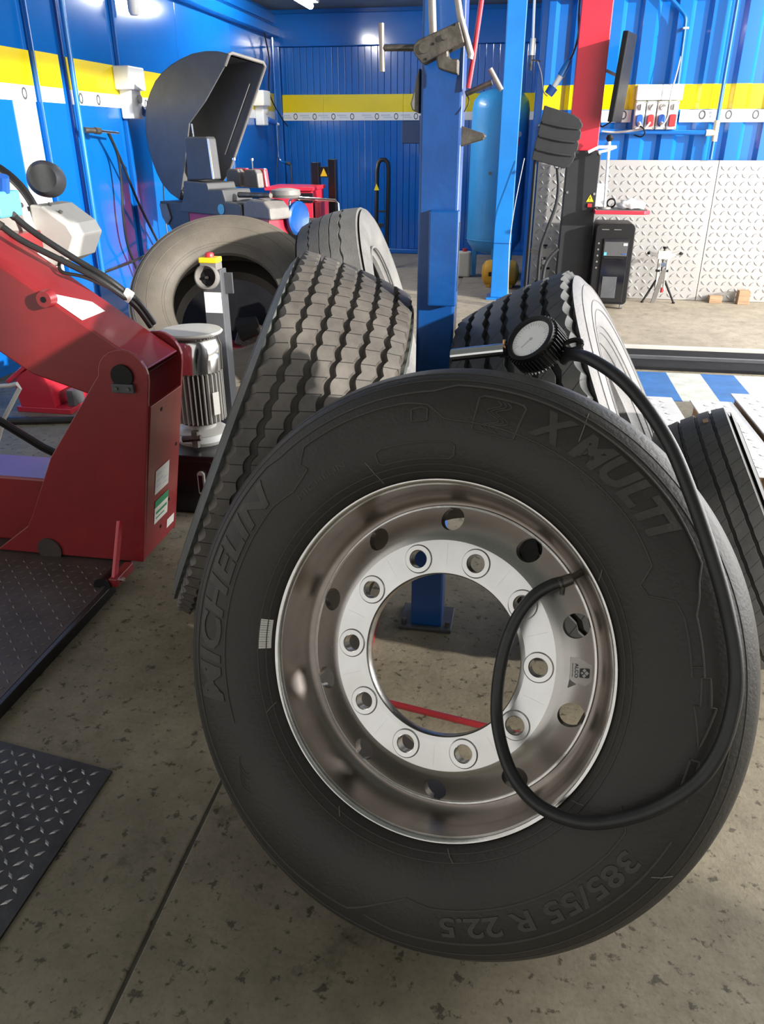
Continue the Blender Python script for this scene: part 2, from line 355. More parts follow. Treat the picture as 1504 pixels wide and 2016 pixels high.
nt.links.new(tc.outputs['Object'], sx.inputs[0]); nt.links.new(sx.outputs[2], mrg.inputs[0]); nt.links.new(mrg.outputs[0], rp.inputs[0]); nt.links.new(rp.outputs[0], p.inputs['Base Color'])
wR = struct(MB().xy(prof2, 0, 2.42).build('wall_right', mr_, ang=20))
MB().bb(.03, 6.4, 7.66, 7.80, 2.40, 2.75).build('top_rail', m_blue, wR, bevel=.01)
MB().bb(.02, .09, 7.67, 7.80, 0, 2.7).build('corner_post', m_blue, wR, bevel=.012)
for x0, x1 in ((.58, .845), (1.245, 1.98), (1.983, 3.4)):
    MB().bb(x0, x1, 7.692, 7.70, 1.487, 1.581).build('white_strip', m_white, wR)
for x in (.78, 1.425, 1.638, 1.853, 2.07, 2.3): share(ring0, wR, (x, 7.692, 1.543))
b2 = MB()
for x in (1.425, 1.638, 1.853, 2.07): b2.bb(x - .16, x - .06, 7.6905, 7.692, 1.55, 1.566).bb(x - .15, x - .05, 7.6905, 7.692, 1.522, 1.535)
b2.build('printed_slogan', m_print_pale, wR)
for x0, x1 in ((.095, .62), (.622, 1.62), (1.625, 2.62), (2.625, 3.62)):
    pn = MB().bb(x0, x1, 7.676, 7.698, .014, 1.193).build('aluminium_panel', m_alu, wR, bevel=.002)
    stuff(lozenges(MB(), x0 + .01, x1 - .01, .02, 1.18, 0.060, .030, .0115, .006, lambda u, v, h_: (u, 7.676 - h_, v)).build('raised_tread_pattern', m_alu, pn))
# ceiling and roof
struct(MB().bb(-3.3, 6.5, 7.6, 10.75, 2.75, 2.85).build('ceiling', m_ceiling))
rf = struct(MB().bb(-3.4, 3.4, -3.2, 7.7, 3.6, 3.7).build('ceiling', m_ceiling))
struct(MB().bb(-3.4, 3.4, 7.62, 7.70, 2.74, 3.65).build('trim_1', m_blue))
struct(MB().bb(3.3, 3.4, -3.2, -.30, 0, 3.65).build('wall_sun_block', m_lgrey))  # unseen wall added to keep the sun off the near floor

# ------------------------------------------------------------------ tyres
def wheel_frame(az, el):
    az, el = R(az), R(el)
    n = V(math.sin(az) * math.cos(el), -math.cos(az) * math.cos(el), math.sin(el)); a = V(0, 0, 1).cross(n).normalized(); b = n.cross(a)
    return a, b, n
def wheel_root(name, label, cat, C, az, el, rad, back, group=None):
    """Empty at the lowest point of the tread; returns root, offset of the wheel centre in root space"""
    a, b, n = wheel_frame(az, el); off = V(0, -rad, back)            # local: x=a, y=b, z=n
    m = Matrix((a, b, n)).transposed(); base = V(*C) + m @ off
    M4 = m.to_4x4(); M4.translation = base
    return thing(name, label, cat, mat=M4, group=group), -off
def tyre_mesh(name, mat, rad, hw, grooves, side, bead_r, n, depth=.013, sh=None, shn=64, crown=.010, side_mat=None):
    """side: list of (r, z beyond tread edge) from shoulder to bead; grooves: (z, halfwidth, amp, waves, phase, shape)"""
    def wave(k, t, shape):
        x = (k * t) % 1.0
        if shape == 'scallop': return abs(math.sin(math.pi * x)) * 2 - 1
        if shape == 'zig': return 4 * abs(x - .5) - 1
        if shape == 'saw': return 2 * x - 1 if x < .85 else 1 - 2 * (x - .85) / .15
        return math.sin(2 * math.pi * x)
    cr = lambda z: rad - crown * (z / hw) ** 2
    verts = []; uvs = []; rib = []; ncol = None
    for i in range(n):
        t = i / n; th = 2 * math.pi * t; c, s_ = math.cos(th), math.sin(th); colv = []
        for r, dz in reversed(side): colv.append((r, -(hw + dz), 0))
        nt_ = 0.
        if sh: nt_ = sh * max(0, wave(shn, t, 'scallop') * .5 + .5)
        colv.append((cr(hw) - .030, -hw - .004 + (nt_ * .4), 0)); colv.append((cr(hw), -hw + .004 + nt_ * .9, 1))
        for (z, w, amp, wv, ph, shp) in grooves:
            f = wave(wv, t + ph / max(wv, 1), shp) * amp; g = wave(wv, t + (ph + .13) / max(wv, 1), shp) * amp
            zl, zr = z - w + f, z + w + g
            colv += [(cr(zl), zl, 1), (cr(z) - depth, zl + w * .25, 0), (cr(z) - depth, zr - w * .25, 0), (cr(zr), zr, 1)]
        colv.append((cr(hw), hw - .004 - nt_ * .9, 1)); colv.append((cr(hw) - .030, hw + .004 - nt_ * .4, 0))
        for r, dz in side: colv.append((r, hw + dz, 0))
        ro = side[-1][0]
        inner = [(ro - .004, hw + side[-1][1] - .02, 0), (ro + .03, hw + side[-1][1] - .035, 0), (rad - .09, hw + .0, 0), (rad - .045, hw - .03, 0), (rad - .035, 0, 0), (rad - .045, -hw + .03, 0), (rad - .09, -hw, 0), (ro + .03, -(hw + side[-1][1] - .035), 0), (ro - .004, -(hw + side[-1][1] - .02), 0)]
        colv += inner; ncol = len(colv)
        for r, z, k in colv: verts.append((r * c, r * s_, z)); uvs.append((th * rad, z)); rib.append(k)
    faces = []
    for i in range(n):
        j = (i + 1) % n
        for k in range(ncol):
            l = (k + 1) % ncol; faces.append((i * ncol + k, j * ncol + k, j * ncol + l, i * ncol + l))
    me = bpy.data.meshes.new(name); me.from_pydata(verts, [], faces); me.update()
    uvl = me.uv_layers.new(name='UVMap'); data = []
    for p_ in me.polygons:
        us = [uvs[v] for v in p_.vertices]; wrap = max(u[0] for u in us) - min(u[0] for u in us) > rad
        for u in us: data += [u[0] + (2 * math.pi * rad if wrap and u[0] < rad else 0), u[1]]
    uvl.data.foreach_set('uv', data)
    at = me.attributes.new('rib', 'FLOAT', 'POINT'); at.data.foreach_set('value', [float(r) for r in rib])
    me.shade_smooth(); me.set_sharp_from_angle(angle=R(32)); me.materials.append(mat)
    if side_mat:
        me.materials.append(side_mat); ns = len(side)
        ids = [1 if (k % ncol < ns or ncol - 9 - ns - 1 <= k % ncol < ncol - 9) else 0 for k in range(len(faces))]
        me.polygons.foreach_set('material_index', ids)
    return me
SIDE65 = [(.500, .010), (.475, .021), (.44, .028), (.405, .028), (.37, .020), (.338, .006), (.315, -.012), (.300, -.022), (.288, -.026)]
def scale_side(rad): k = (rad - .288) / (.53 - .288); return [(.288 + (r - .288) * k, z) for r, z in SIDE65]
def ridge_rings(mb, rads, zf, r=.0014, n=180):
    for q in rads: mb.tube([(q * math.cos(2 * math.pi * i / n), q * math.sin(2 * math.pi * i / n), zf(q)) for i in range(n + 1)], r, 6)
    return mb
def interp(tab, q):
    tab = sorted(tab)
    for (a, za), (b, zb) in zip(tab, tab[1:]):
        if a <= q <= b: return za + (zb - za) * (q - a) / (b - a)
    return tab[0][1] if q < tab[0][0] else tab[-1][1]

# C: new tread, leaning on the post from the left
g5 = [(z, .0092, .0040, 76, ph, 'scallop') for z, ph in ((-.104, 0), (-.052, .35), (0, .1), (.052, .6), (.104, .3))]
rC, oC = wheel_root('truck_tyre', 'big truck tyre with deep scalloped grooves leaning on the left side of the post', 'tyre', (-.616, 2.022, .548), -78.6, 22.6, .53, -.155, 'loose truck tyres')
mkobj('tread_and_sidewall', tyre_mesh('tyre_deep_tread', m_r_new, .54, .155, g5, scale_side(.54), .29, 912, .016, .012, 76, side_mat=m_r_side), None, rC, oC)
zf = lambda q: .155 + interp(scale_side(.54), q)
ridge_rings(MB(), (.33, .355, .46), zf).build('sidewall_ribs', m_r_side, rC, oC)
# D: tread towards the camera, right sidewall in the daylight
g5d = [(z, .0080, .0034, 58, ph, 'zig') for z, ph in ((-.098, 0), (-.048, .4), (0, .1), (.05, .5), (.098, .2))]
rD, oD = wheel_root('truck_tyre', 'truck tyre with pale sunlit sidewall leaning on the right side of the post', 'tyre', (.222, 2.01, .533), 83.4, 27.5, .522, -.15, 'loose truck tyres')
mkobj('tread_and_sidewall', tyre_mesh('tyre_dark_tread', m_r_new2, .53, .15, g5d, scale_side(.53), .29, 696, .016, .010, 58, side_mat=m_r_dusty_lit), None, rD, oD)
zfD = lambda q: .15 + interp(scale_side(.53), q)
ridge_rings(MB(), (.325, .345, .36, .40, .425, .47), zfD, .0022).build('sidewall_ribs', m_r_dusty_lit, rD, oD)
# A: worn, sidewall towards the camera
g3 = [(-.06, .006, .002, 40, 0, 'sin'), (0, .006, .002, 40, 0, 'sin'), (.06, .006, .002, 40, 0, 'sin')]
rA, oA = wheel_root('truck_tyre', 'worn brownish truck tyre without rim, its dark hole facing the camera below the grey hood', 'tyre', (-1.551, 4.10, .496), 14, 40.4, .512, -.16, 'loose truck tyres')
mkobj('tread_and_sidewall', tyre_mesh('tyre_worn_side', m_r_brown, .52, .16, g3, [(r, z) for r, z in scale_side(.52)], .29, 240, .008), None, rA, oA)
zfA = lambda q: .16 + interp(scale_side(.52), q)
ridge_rings(MB(), (.325, .335, .41, .478), zfA, .0016, 120).build('sidewall_ribs', m_r_brown, rA, oA)
# B: grey worn tyre behind
g4 = [(-.085, .004, .004, 60, 0, 'zig'), (-.03, .0025, .001, 30, 0, 'sin'), (.02, .003, .001, 30, 0, 'sin'), (.07, .004, .004, 34, 0, 'sin')]
rB, oB = wheel_root('truck_tyre', 'grey bald truck tyre with thin zigzag grooves standing behind the deep-grooved tyre', 'tyre', (-.775, 3.918, .538), 92.9, 17.3, .512, -.15, 'loose truck tyres')
mkobj('tread_and_sidewall', tyre_mesh('tyre_bald', m_r_grey, .52, .15, g4, scale_side(.52), .29, 480, .006, None, 1, .018), None, rB, oB)
MB().tube([(.31 * math.cos(t * .02) , .31 * math.sin(t * .02), .155) for t in range(0, 315, 5)], .006, 8).build('bead_ring', m_r_grey, rB, oB)
# E: smaller van tyre at the right edge
g4e = [(z, .0045, .0006, 60, 0, 'sin') for z in (-.06, -.022, .022, .06)]
sideE = [(.335, .008), (.315, .014), (.29, .016), (.262, .012), (.238, .002), (.222, -.010), (.212, -.014)]
rE, oE = wheel_root('van_tyre', 'smaller van tyre with four straight grooves at the right edge beside the white ramps', 'tyre', (.640, 2.045, .356), 84, 28.1, .352, -.1)
mkobj('tread_and_sidewall', tyre_mesh('tyre_van', m_r_van, .36, .1, g4e, sideE, .21, 300, .008, None, 1, .008), None, rE, oE)
ridge_rings(MB(), (.25, .27, .30), lambda q: .1 + interp(sideE, q), .0013, 120).build('sidewall_ribs', m_r_van, rE, oE)
MB().box((.352 * math.cos(1.62), .352 * math.sin(1.62), .045), (.02, .02, .012), (0, 0, 1.62)).build('clay_smear', m_wood, rE, oE).hide_render = False

# ------------------------------------------------------------------ F: the front wheel
CFW = (-0.0988, 1.0720, 0.5662); KF = 1.019
SIDE_F = [(.300, .000), (.306, .010), (.318, .022), (.335, .033), (.365, .041), (.40, .043), (.43, .038), (.455, .027), (.473, .012), (.483, -.004)]
zF = lambda q: interp(SIDE_F, q)
MID = -.146
rF, oF = wheel_root('truck_wheel', 'large mounted truck wheel with polished ten-hole aluminium rim leaning back in the foreground', 'wheel', CFW, -16.3, 26.6, .489 * KF, -.31 * KF)
oF = oF / KF; rF.scale = (KF, KF, KF)
def front_tyre():
    n = 540; out = []
    half = [(.300, -.012)] + SIDE_F + [(.488, -.013), (.4905, -.018)]
    tread = []
    gz = (-.075, -.115, -.15, -.185, -.225)
    for g in gz: tread += [(.497, g + .007), (.485, g + .005), (.485, g - .005), (.497, g - .007)]
    back = [(r, 2 * MID - z) for r, z in reversed(half)]
    prof_ = half + [(.4955, -.04)] + tread + [(.4955, 2 * MID + .04)] + back + [(.32, 2 * MID + .02), (.46, 2 * MID + .02), (.465, MID), (.46, -.02), (.32, -.02)]
    mb = MB().lathe(prof_, n, closed=True); return mb
tyF = front_tyre().build('tyre', m_r_front, rF, oF, ang=50)
def surf(th, q, h_=0.): return (q * math.cos(th), q * math.sin(th), zF(q) + h_)
def arc_text(txt, name, th0, r0, height, span, bold, shear, ext=.0016):
    me = text_raw(txt, 1., .5, bold, shear)
    b = bmesh.new(); b.from_mesh(me); bpy.data.meshes.remove(me)
    xs = [v.co.x for v in b.verts]; ys = [v.co.y for v in b.verts]; x0, x1, y0, y1 = min(xs), max(xs), min(ys), max(ys)
    for k in range(1, 6):
        bmesh.ops.bisect_plane(b, geom=b.verts[:] + b.edges[:] + b.faces[:], plane_co=(0, y0 + (y1 - y0) * k / 6, 0), plane_no=(0, 1, 0))
    for k in range(1, 40):
        bmesh.ops.bisect_plane(b, geom=b.verts[:] + b.edges[:] + b.faces[:], plane_co=(x0 + (x1 - x0) * k / 40, 0, 0), plane_no=(1, 0, 0))
    for v in b.verts:
        u = (v.co.x - x0) / (x1 - x0); q = r0 + height * (v.co.y - y0) / (y1 - y0); v.co = surf(R(th0 - span * u), q, ext if v.co.z > 0 else -.004)
    bmesh.ops.triangulate(b, faces=b.faces)
    me = bpy.data.meshes.new(name); b.to_mesh(me); b.free(); return mkobj(name, me, m_r_letter, tyF)
arc_text('MICHELIN', 'maker_lettering', 206, .390, .050, 58, .03, .25)
arc_text('X', 'model_lettering', 76.5, .401, .046, 8.6, .045, .25)
arc_text('MULTI', 'model_lettering', 66.5, .401, .046, 26.5, .045, .25)
arc_text('385/55 R 22.5', 'size_lettering', -27, .398, .032, 47, .02, 0)
arc_text('MICHELIN', 'small_lettering', 143, .352, .010, 17, .0, 0, .0008)
def path(pts, r=.0014, h_=.0004, sub=6):
    """ridge on the sidewall through (theta deg, radius) points"""
    q = []
    for (t0, r0), (t1, r1) in zip(pts, pts[1:]):
        k = max(2, int(abs(t1 - t0) / 1.5) + 2)
        for i in range(k): u = i / k; q.append(surf(R(t0 + (t1 - t0) * u), r0 + (r1 - r0) * u, h_))
    q.append(surf(R(pts[-1][0]), pts[-1][1], h_)); return q
rid = MB()
for pts in ([(136, .385), (137, .40), (134, .424), (120, .4245), (106, .4245), (101, .418), (97, .395), (94, .392), (60, .392), (45, .392), (36, .386), (33, .36), (30, .365), (27.5, .398), (24, .404), (12, .404)],
            [(215, .447), (180, .448), (145, .449), (141, .442), (136, .442), (100, .442), (95, .452), (70, .454), (45, .454), (33, .449), (30, .437), (27, .430), (24, .4205), (12, .4205)],
            [(212, .382), (180, .382), (150, .382), (143, .372), (139, .378), (136, .385)],
            [(115, .357), (95, .357), (93.5, .352), (93.5, .336), (95, .331), (115, .331), (116.5, .336), (116.5, .352), (115, .357)],
            [(14, .404), (14, .4205)],
            [(12, .4165), (12, .428), (6.5, .430), (6.5, .437), (-1.6, .4225), (6.5, .408), (6.5, .4165), (12, .4165)],
            [(-4, .4165), (-4, .428), (-12, .430)], [(-4, .4165), (-13, .4165)],
            [(-20, .36), (-24, .385), (-30, .388), (-76, .388), (-82, .38), (-88, .400), (-96, .437), (-110, .443), (-150, .447)],
            [(-20, .44), (-30, .442), (-60, .442), (-85, .440), (-92, .432)],
            [(80, .3795), (88.5, .3795), (89.5, .383), (89.5, .434), (88.5, .4385), (80, .4385), (79, .434), (79, .383), (80, .3795)],
            [(101, .392), (105, .392), (105, .412), (102.5, .415), (101, .411), (101, .392)]):
    rid.tube(path(pts), .0018, 6)
for k in range(3):                                                   # winding road mark in the rounded square
    d = (k - 1) * 1.1
    rid.tube([surf(R(84.4 + d + (2.3 - .05 * i) * math.sin(i * .52)), .384 + .0021 * i, .0004) for i in range(25)], .0012, 5)
for q in (.311, .322, .462, .476): rid.tube([surf(R(t), q, .0004) for t in range(0, 361, 3)], .0012, 6)
for k in range(5): rid.tube([surf(R(-137 + k * 1.0 + 2.5 * math.cos(t)), .392 + .007 * math.sin(t) + .004 * k, .0004) for t in [x * .3 for x in range(12)]], .0009, 5)
rid.build('moulded_ridges', m_r_letter, tyF)
hairs = MB()
for th, r0, r1 in ((38, .304, .318), (-29, .306, .322), (-31, .325, .338), (-72, .305, .322), (-110, .307, .316), (-150, .306, .322), (118, .305, .345), (66, .425, .47), (-28, .45, .472)):
    hairs.tube([surf(R(th), r0, .0012), surf(R(th + 1), (r0 + r1) / 2, .0016), surf(R(th + 2.2), r1, .0012)], .0009, 5)
stuff(hairs.build('mould_flash', M('dry_rubber_flash', (.16, .15, .12), .7), tyF))
# barcode label
bc = MB(); ths = [R(-180 + 2.2 + i * 1.2) for i in range(9)]
rows = (.3215, .318, .3135, .309, .306, .3045)
bc.add([surf(t, q, .0010) for q in rows for t in ths], [(j * 9 + i, j * 9 + i + 1, j * 9 + i + 10, j * 9 + i + 9) for j in range(5) for i in range(8)]); lab = bc.build('barcode_label', m_sticker, tyF)
bc = MB()
for i in range(12):
    t = R(-180 + 2.7 + i * .76); w = R(.07 + .13 * random.random())
    bc.add([surf(a_, q, .0014) for q in (.3205, .318, .3135, .309, .3072) for a_ in (t, t + w)], [(2 * j, 2 * j + 1, 2 * j + 3, 2 * j + 2) for j in range(4)])
bc.build('barcode_lines', m_print, lab)
# rim
rim = thing('rim', '', '', loc=oF); del rim['label']; del rim['category']; rim.parent = rF
FL = [(.2985, -.020), (.3015, -.006), (.3015, .001), (.2990, .0045), (.2955, .004), (.2925, 0), (.2905, -.006), (.287, -.020), (.284, -.040), (.279, -.058), (.271, -.071), (.262, -.0765), (.2555, -.0755)]
MB().lathe(FL[:7], 180).build('flange', m_rim, rim, ang=60)
MB().lathe(FL[6:], 180).build('barrel', m_barrel, rim, ang=60)
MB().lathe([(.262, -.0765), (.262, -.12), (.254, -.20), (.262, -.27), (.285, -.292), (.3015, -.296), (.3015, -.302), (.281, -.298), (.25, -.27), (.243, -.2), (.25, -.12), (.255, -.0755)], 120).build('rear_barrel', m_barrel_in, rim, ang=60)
DISC = [(.1405, -.0475), (.1475, -.0465), (.1975, -.0468), (.204, -.0484), (.210, -.0512), (.222, -.0570), (.240, -.0668), (.2510, -.0725), (.257, -.0752)]
zD = lambda q: interp(DISC, q)
def holed_ring(mb, r0, r1, count, ph, hr, rc, dz=0., flip=False, rings=4):
    r0 -= .0006; r1 += .0006
    for k in range(count):
        t0 = R(ph + 360 / count * k); hs = math.pi / count * 1.004; nb = 48
        bnd = []                                                     # sector boundary, starting at angle 0 (outwards)
        for i in range(nb):
            a = 2 * math.pi * i / nb; dx, dy = math.cos(a), math.sin(a)
            ex, ey = (r1 - rc if dx > 0 else rc - r0), hs * rc
            s_ = min(ex / abs(dx) if abs(dx) > 1e-6 else 9, ey / abs(dy) if abs(dy) > 1e-6 else 9); bnd.append((dx * s_, dy * s_))
        # corners exactly in the boundary
        for sx_, sy_ in ((1, 1), (-1, 1), (-1, -1), (1, -1)):
            c = ((r1 - rc) if sx_ > 0 else -(rc - r0), sy_ * hs * rc); i = min(range(nb), key=lambda j: (bnd[j][0] - c[0]) ** 2 + (bnd[j][1] - c[1]) ** 2); bnd[i] = c
        vs_ = []
        for j in range(rings + 1):
            f = j / rings
            for i in range(nb):
                a = 2 * math.pi * i / nb; x_ = hr * math.cos(a) * (1 - f) + bnd[i][0] * f; y_ = hr * math.sin(a) * (1 - f) + bnd[i][1] * f
                q = rc + x_; t = t0 + y_ / (rc if f > .99 else (rc * f + q * (1 - f)))
                vs_.append((q * math.cos(t), q * math.sin(t), zD(q) + dz))
        fs = [(j * nb + i, j * nb + (i + 1) % nb, (j + 1) * nb + (i + 1) % nb, (j + 1) * nb + i) for j in range(rings) for i in range(nb)]
        mb.add(vs_, fs, True)
        if not dz:                                                   # the wall of the hole
            ring = vs_[:nb]; low = [(x_ * 1., y_, z_ - .020) for x_, y_, z_ in ring]
            mb.add(ring + low, [(i, i + nb, (i + 1) % nb + nb, (i + 1) % nb) for i in range(nb)], True)
disc = MB(); face = MB()
for dz in (0, -.020):
    face.lathe([(q, zD(q) + dz) for q in (.1405, .1475)], 180)
    holed_ring(face, .1475, .1975, 10, 8, .0150, .1690, dz)
    disc.lathe([(q, zD(q) + dz) for q in (.1975, .204, .210)], 180)
    holed_ring(disc, .210, .257, 10, 26, .0205, .2350, dz)
face.build('disc_face', m_rim_face, rim, ang=40); disc.build('disc_cone', m_rim_cone, rim, ang=40)
MB().lathe([(.1405, -.0475), (.1385, -.050), (.1385, -.0705), (.1475, -.0665)], 120).build('hub_bore', m_rim_bore, rim, ang=40)
MB().lathe([(.2535, -.0748), (.2555, -.0728), (.2585, -.0730), (.2605, -.0762)], 180).build('edge_highlight_bead', m_rim, rim)  # added bead that gives the cone edge its bright highlight line
boss = MB().lathe([(.0150, 0), (.0162, .0024), (.0235, .0024), (.0255, 0)], 40).build('stud_boss', m_rim_face, rim)
for k in range(10):
    t = R(8 + 36 * k); o = boss if k == 0 else share(boss, rim, (0, 0, 0)); o.location = (.169 * math.cos(t), .169 * math.sin(t), -.0465)
# maker's label on the cone
def cone_pt(u, v, h_=.0008):                                         # u along clockwise arc (m), v outwards (m), from theta 7.2, r .231
    q = .2315 + v; t = R(7.4) - u / .2315; return (q * math.cos(t), q * math.sin(t), zD(q) + h_)
lb = MB(); poly = [(-.026, -.012), (-.024, -.0005), (-.012, .020), (.012, .020), (.020, .012), (.012, -.012)]
lb.add([cone_pt(*q) for q in poly], [tuple(range(6))]); lbo = lb.build('rim_label', m_silver_lbl, rim)
lk = MB(); sq = rounded(-.0075, .0075, .0015, .0165, .002)
lk.add([cone_pt(u, v, .0012) for u, v in sq], [tuple(range(len(sq)))])
lk.build('label_emblem', m_print, lbo)
dm = MB()
for cu, cv, s_ in ((-.0042, .0085, .0030), (.0042, .0085, .0030), (0, .0122, .0034), (0, .0052, .0022)):
    dm.add([cone_pt(cu - s_, cv, .0016), cone_pt(cu, cv - s_, .0016), cone_pt(cu + s_, cv, .0016), cone_pt(cu, cv + s_, .0016)], [(0, 1, 2, 3)])
dm.build('emblem_diamonds', m_silver_lbl, lbo)
def cone_text(txt, name, u0, u1, v0, hgt):
    me = text_raw(txt, 1., 0, .02); xs = [v.co.x for v in me.vertices]; ys = [v.co.y for v in me.vertices]
    for v in me.vertices: v.co = cone_pt(u0 + (u1 - u0) * (v.co.x - min(xs)) / (max(xs) - min(xs)), v0 + hgt * (v.co.y - min(ys)) / (max(ys) - min(ys)), .0014)
    return mkobj(name, me, m_print, lbo)
cone_text('ALCO', 'label_lettering', -.0155, .0085, -.0055, .0052)
cone_text('dura-bright', 'label_small_print', -.0155, .0075, -.0100, .0022)
lb = MB(); lb.add([cone_pt(u, v, .003 if v > -.005 else .0009) for u, v in ((.012, -.012), (.0185, -.001), (.0225, -.0065), (.027, -.013))], [(0, 1, 2, 3)]); lb.build('label_peeled_corner', m_mgrey, lbo)
vst = MB().cyl((.205, .193, -.062), (.188, .176, -.036), .006, None, 14); vst.build('valve_stem', m_tool, rim)

# ------------------------------------------------------------------ tyre inflator resting on the front wheel
aF, bF, nF = wheel_frame(-16.3, 26.6); CF = V(*CFW)
W_ = lambda u, v, o: CF + (aF * u + bF * v + nF * o) * KF
infl = thing('tyre_inflator', 'tyre inflator with white dial in ribbed black boot, hose looping to the rim valve', 'inflator', loc=W_(.045, .50, -.09))
il = lambda q: V(*q) - infl.location
gc = W_(.045, .556, -.085); gn = V(-.56, -.505, .66).normalized()
gu = V(0, 0, 1).cross(gn).normalized(); gv = gn.cross(gu)
G = lambda u, v, w: il(gc + gu * u + gv * v + gn * w)
boot = MB().lathe([(.0, -.026), (.040, -.026), (.045, -.020), (.0455, .016), (.0455, .022), (.043, .0245), (.038, .023), (.0375, .016), (.0, .016)], 60, G(0, 0, 0), gn)
boot.build('gauge_boot', m_black, infl, ang=40)
fin0 = MB()
for k in range(44):
    t = 2 * math.pi * k / 44; d = gu * math.cos(t) + gv * math.sin(t); w = gn.cross(d)
    c = G(0, 0, -.003) + d * .0475
    fin0.box(c, (.006, .0026, .036), Matrix((d, w, gn)).transposed())
stuff(fin0.build('boot_fins', m_black, infl, bevel=.0008))
MB().disc(G(0, 0, .0165), gn, .0372, .0012, 48).build('dial', m_dial, infl)
nd = MB()
for k in range(31):
    t = R(-50 + k * 280 / 30); d = gu * math.cos(t) + gv * math.sin(t); w = gn.cross(d); nd.box(G(0, 0, .0180) + d * (.031 if k % 5 else .029), (.006 if k % 5 else .009, .0009, .0003), Matrix((d, w, gn)).transposed())
d = (gu * -.35 - gv * .94).normalized(); nd.box(G(0, 0, .0186) + d * .010, (.024, .0014, .0004), Matrix((d, gn.cross(d), gn)).transposed())
nd.disc(G(0, 0, .0178), gn, .003, .001, 16)
nd.build('dial_marks', m_print_pale, infl)
hk = MB(); h0 = G(.048, .020, -.015); hd = (gu * .95 + gv * .3).normalized(); hp = gn.cross(hd)
loop = [h0 + hd * (.014 + .017 * math.cos(t)) + hp * (.010 * math.sin(t)) for t in [2 * math.pi * i / 20 for i in range(21)]]
hk.tube(loop, .0045, 10); hk.build('hanging_loop', m_black, infl)
ha, hb = W_(-.102, .520, -.085), W_(-.008, .541, -.085); hd = (hb - ha).normalized(); hy = (V(0, 0, 1) - hd * hd.z).normalized(); hx = hd.cross(hy)
hn = MB(); sec = [(hx * math.cos(t) * .0145 + hy * (math.sin(t) * .0125)) for t in [R(-20 + 220 * i / 14) for i in range(15)]] ; sec2 = [q * .86 for q in reversed(sec)]
ring_a = [il(ha) + q for q in sec + sec2]; ring_b = [il(hb) + q for q in sec + sec2]; nn = len(ring_a)
hn.add(ring_a + ring_b, [(i, (i + 1) % nn, (i + 1) % nn + nn, i + nn) for i in range(nn)] + [tuple(range(nn - 1, -1, -1)), tuple(range(nn, 2 * nn))], True)
hn.build('lever_handle', m_chrome, infl, ang=50)
MB().cyl(il(ha - hy * .002), il(hb - hy * .002), .0085, None, 14).cyl(il(hb - hd * .01), G(-.036, -.018, -.004), .013, .012, 16).build('handle_body', m_black, infl)
MB().cyl(il(hb + hy * .010), il(hb + hy * .018 + hd * .002), .003).cyl(il(hb + hy * .006 - hx * .006), il(hb + hy * .006 + hx * .006), .0035).build('brass_screw', m_brass, infl)
HP = [(.096, .537, -.093), (.110, .543, -.075), (.15, .531, -.035), (.207, .499, .0), (.257, .456, .024), (.305, .40, .042), (.345, .336, .056), (.386, .261, .062), (.42, .19, .061), (.444, .125, .060), (.453, .07, .060), (.449, .005, .060), (.428, -.052, .062), (.384, -.104, .063), (.328, -.143, .063), (.28, -.16, .060), (.223, -.159, .048), (.173, -.133, .028), (.136, -.084, .006), (.119, -.032, -.006), (.114, .034, -.01), (.122, .094, -.015), (.14, .136, -.022), (.163, .16, -.029), (.181, .170, -.033)]
MB().tube([il(W_(*q)) for q in HP], .0104, 14, 8).build('hose', m_hose, infl)
MB().cyl(il(W_(.174, .166, -.031)), il(W_(.192, .178, -.038)), .0105, .0095, 16).cyl(il(W_(.181, .171, -.034)), il(W_(.184, .150, -.026)), .004, None, 10).build('valve_chuck', m_tool, infl)

# ------------------------------------------------------------------ blue lift post behind the wheels, with the tool head hung on it
post = thing('steel_post', 'dark blue square steel post bolted to the floor between the leaning tyres', 'post', (-.206, 2.03, 0))
L0 = lambda o: (lambda x, y, z: (x - o.location.x, y - o.location.y, z - o.location.z))
def part(t, name, mat, fn, bevel=0., ang=35, parent=None):
    """build a part in world coordinates under the thing t (or under a part of it)"""
    mb = MB(); fn(mb); o = t.location
    mb.v = [(x - o.x, y - o.y, z - o.z) for x, y, z in mb.v]
    return mb.build(name, mat, parent if parent is not None else t, bevel=bevel, ang=ang)
part(post, 'column', m_blue_post, lambda m: m.bb(-.251, -.156, 1.98, 2.08, .010, 3.59), .006)
part(post, 'base_plate', m_steelgrey, lambda m: m.bb(-.285, -.125, 1.965, 2.10, 0, .012), .002)
for x in (-.272, -.138): part(post, 'anchor_bolt', m_tool, lambda m: m.cyl((x, 1.985, .012), (x, 1.985, .03), .008, None, 6))
box_ = part(post, 'catch_box', m_blue_post, lambda m: m.bb(-.221, -.150, 1.945, 1.985, .985, 1.207), .004)
part(post, 'catch_slot', m_black, lambda m: m.bb(-.1505, -.149, 1.955, 1.975, 1.02, 1.18), 0, 35, box_)
part(post, 'side_plate', m_blue_post, lambda m: m.bb(-.305, -.252, 2.055, 2.065, 1.349, 1.40), .002)
part(post, 'weld_bead', m_blue_post, lambda m: m.tube([(-.258, 2.055, 1.33 + .01 * i + .002 * (i % 2)) for i in range(9)], .005, 7))
wg = tag(MB().prism([(-.158, 1.387), (-.106, 1.371), (-.100, 1.366), (-.106, 1.358), (-.158, 1.343)], (0, 1.99, 0), (1, 0, 0), (0, 0, 1), (0, 1, 0), .055).build('steel_wedge', m_tool, bevel=.002), 'rusty steel wedge jutting from the right face of the post', 'wedge')
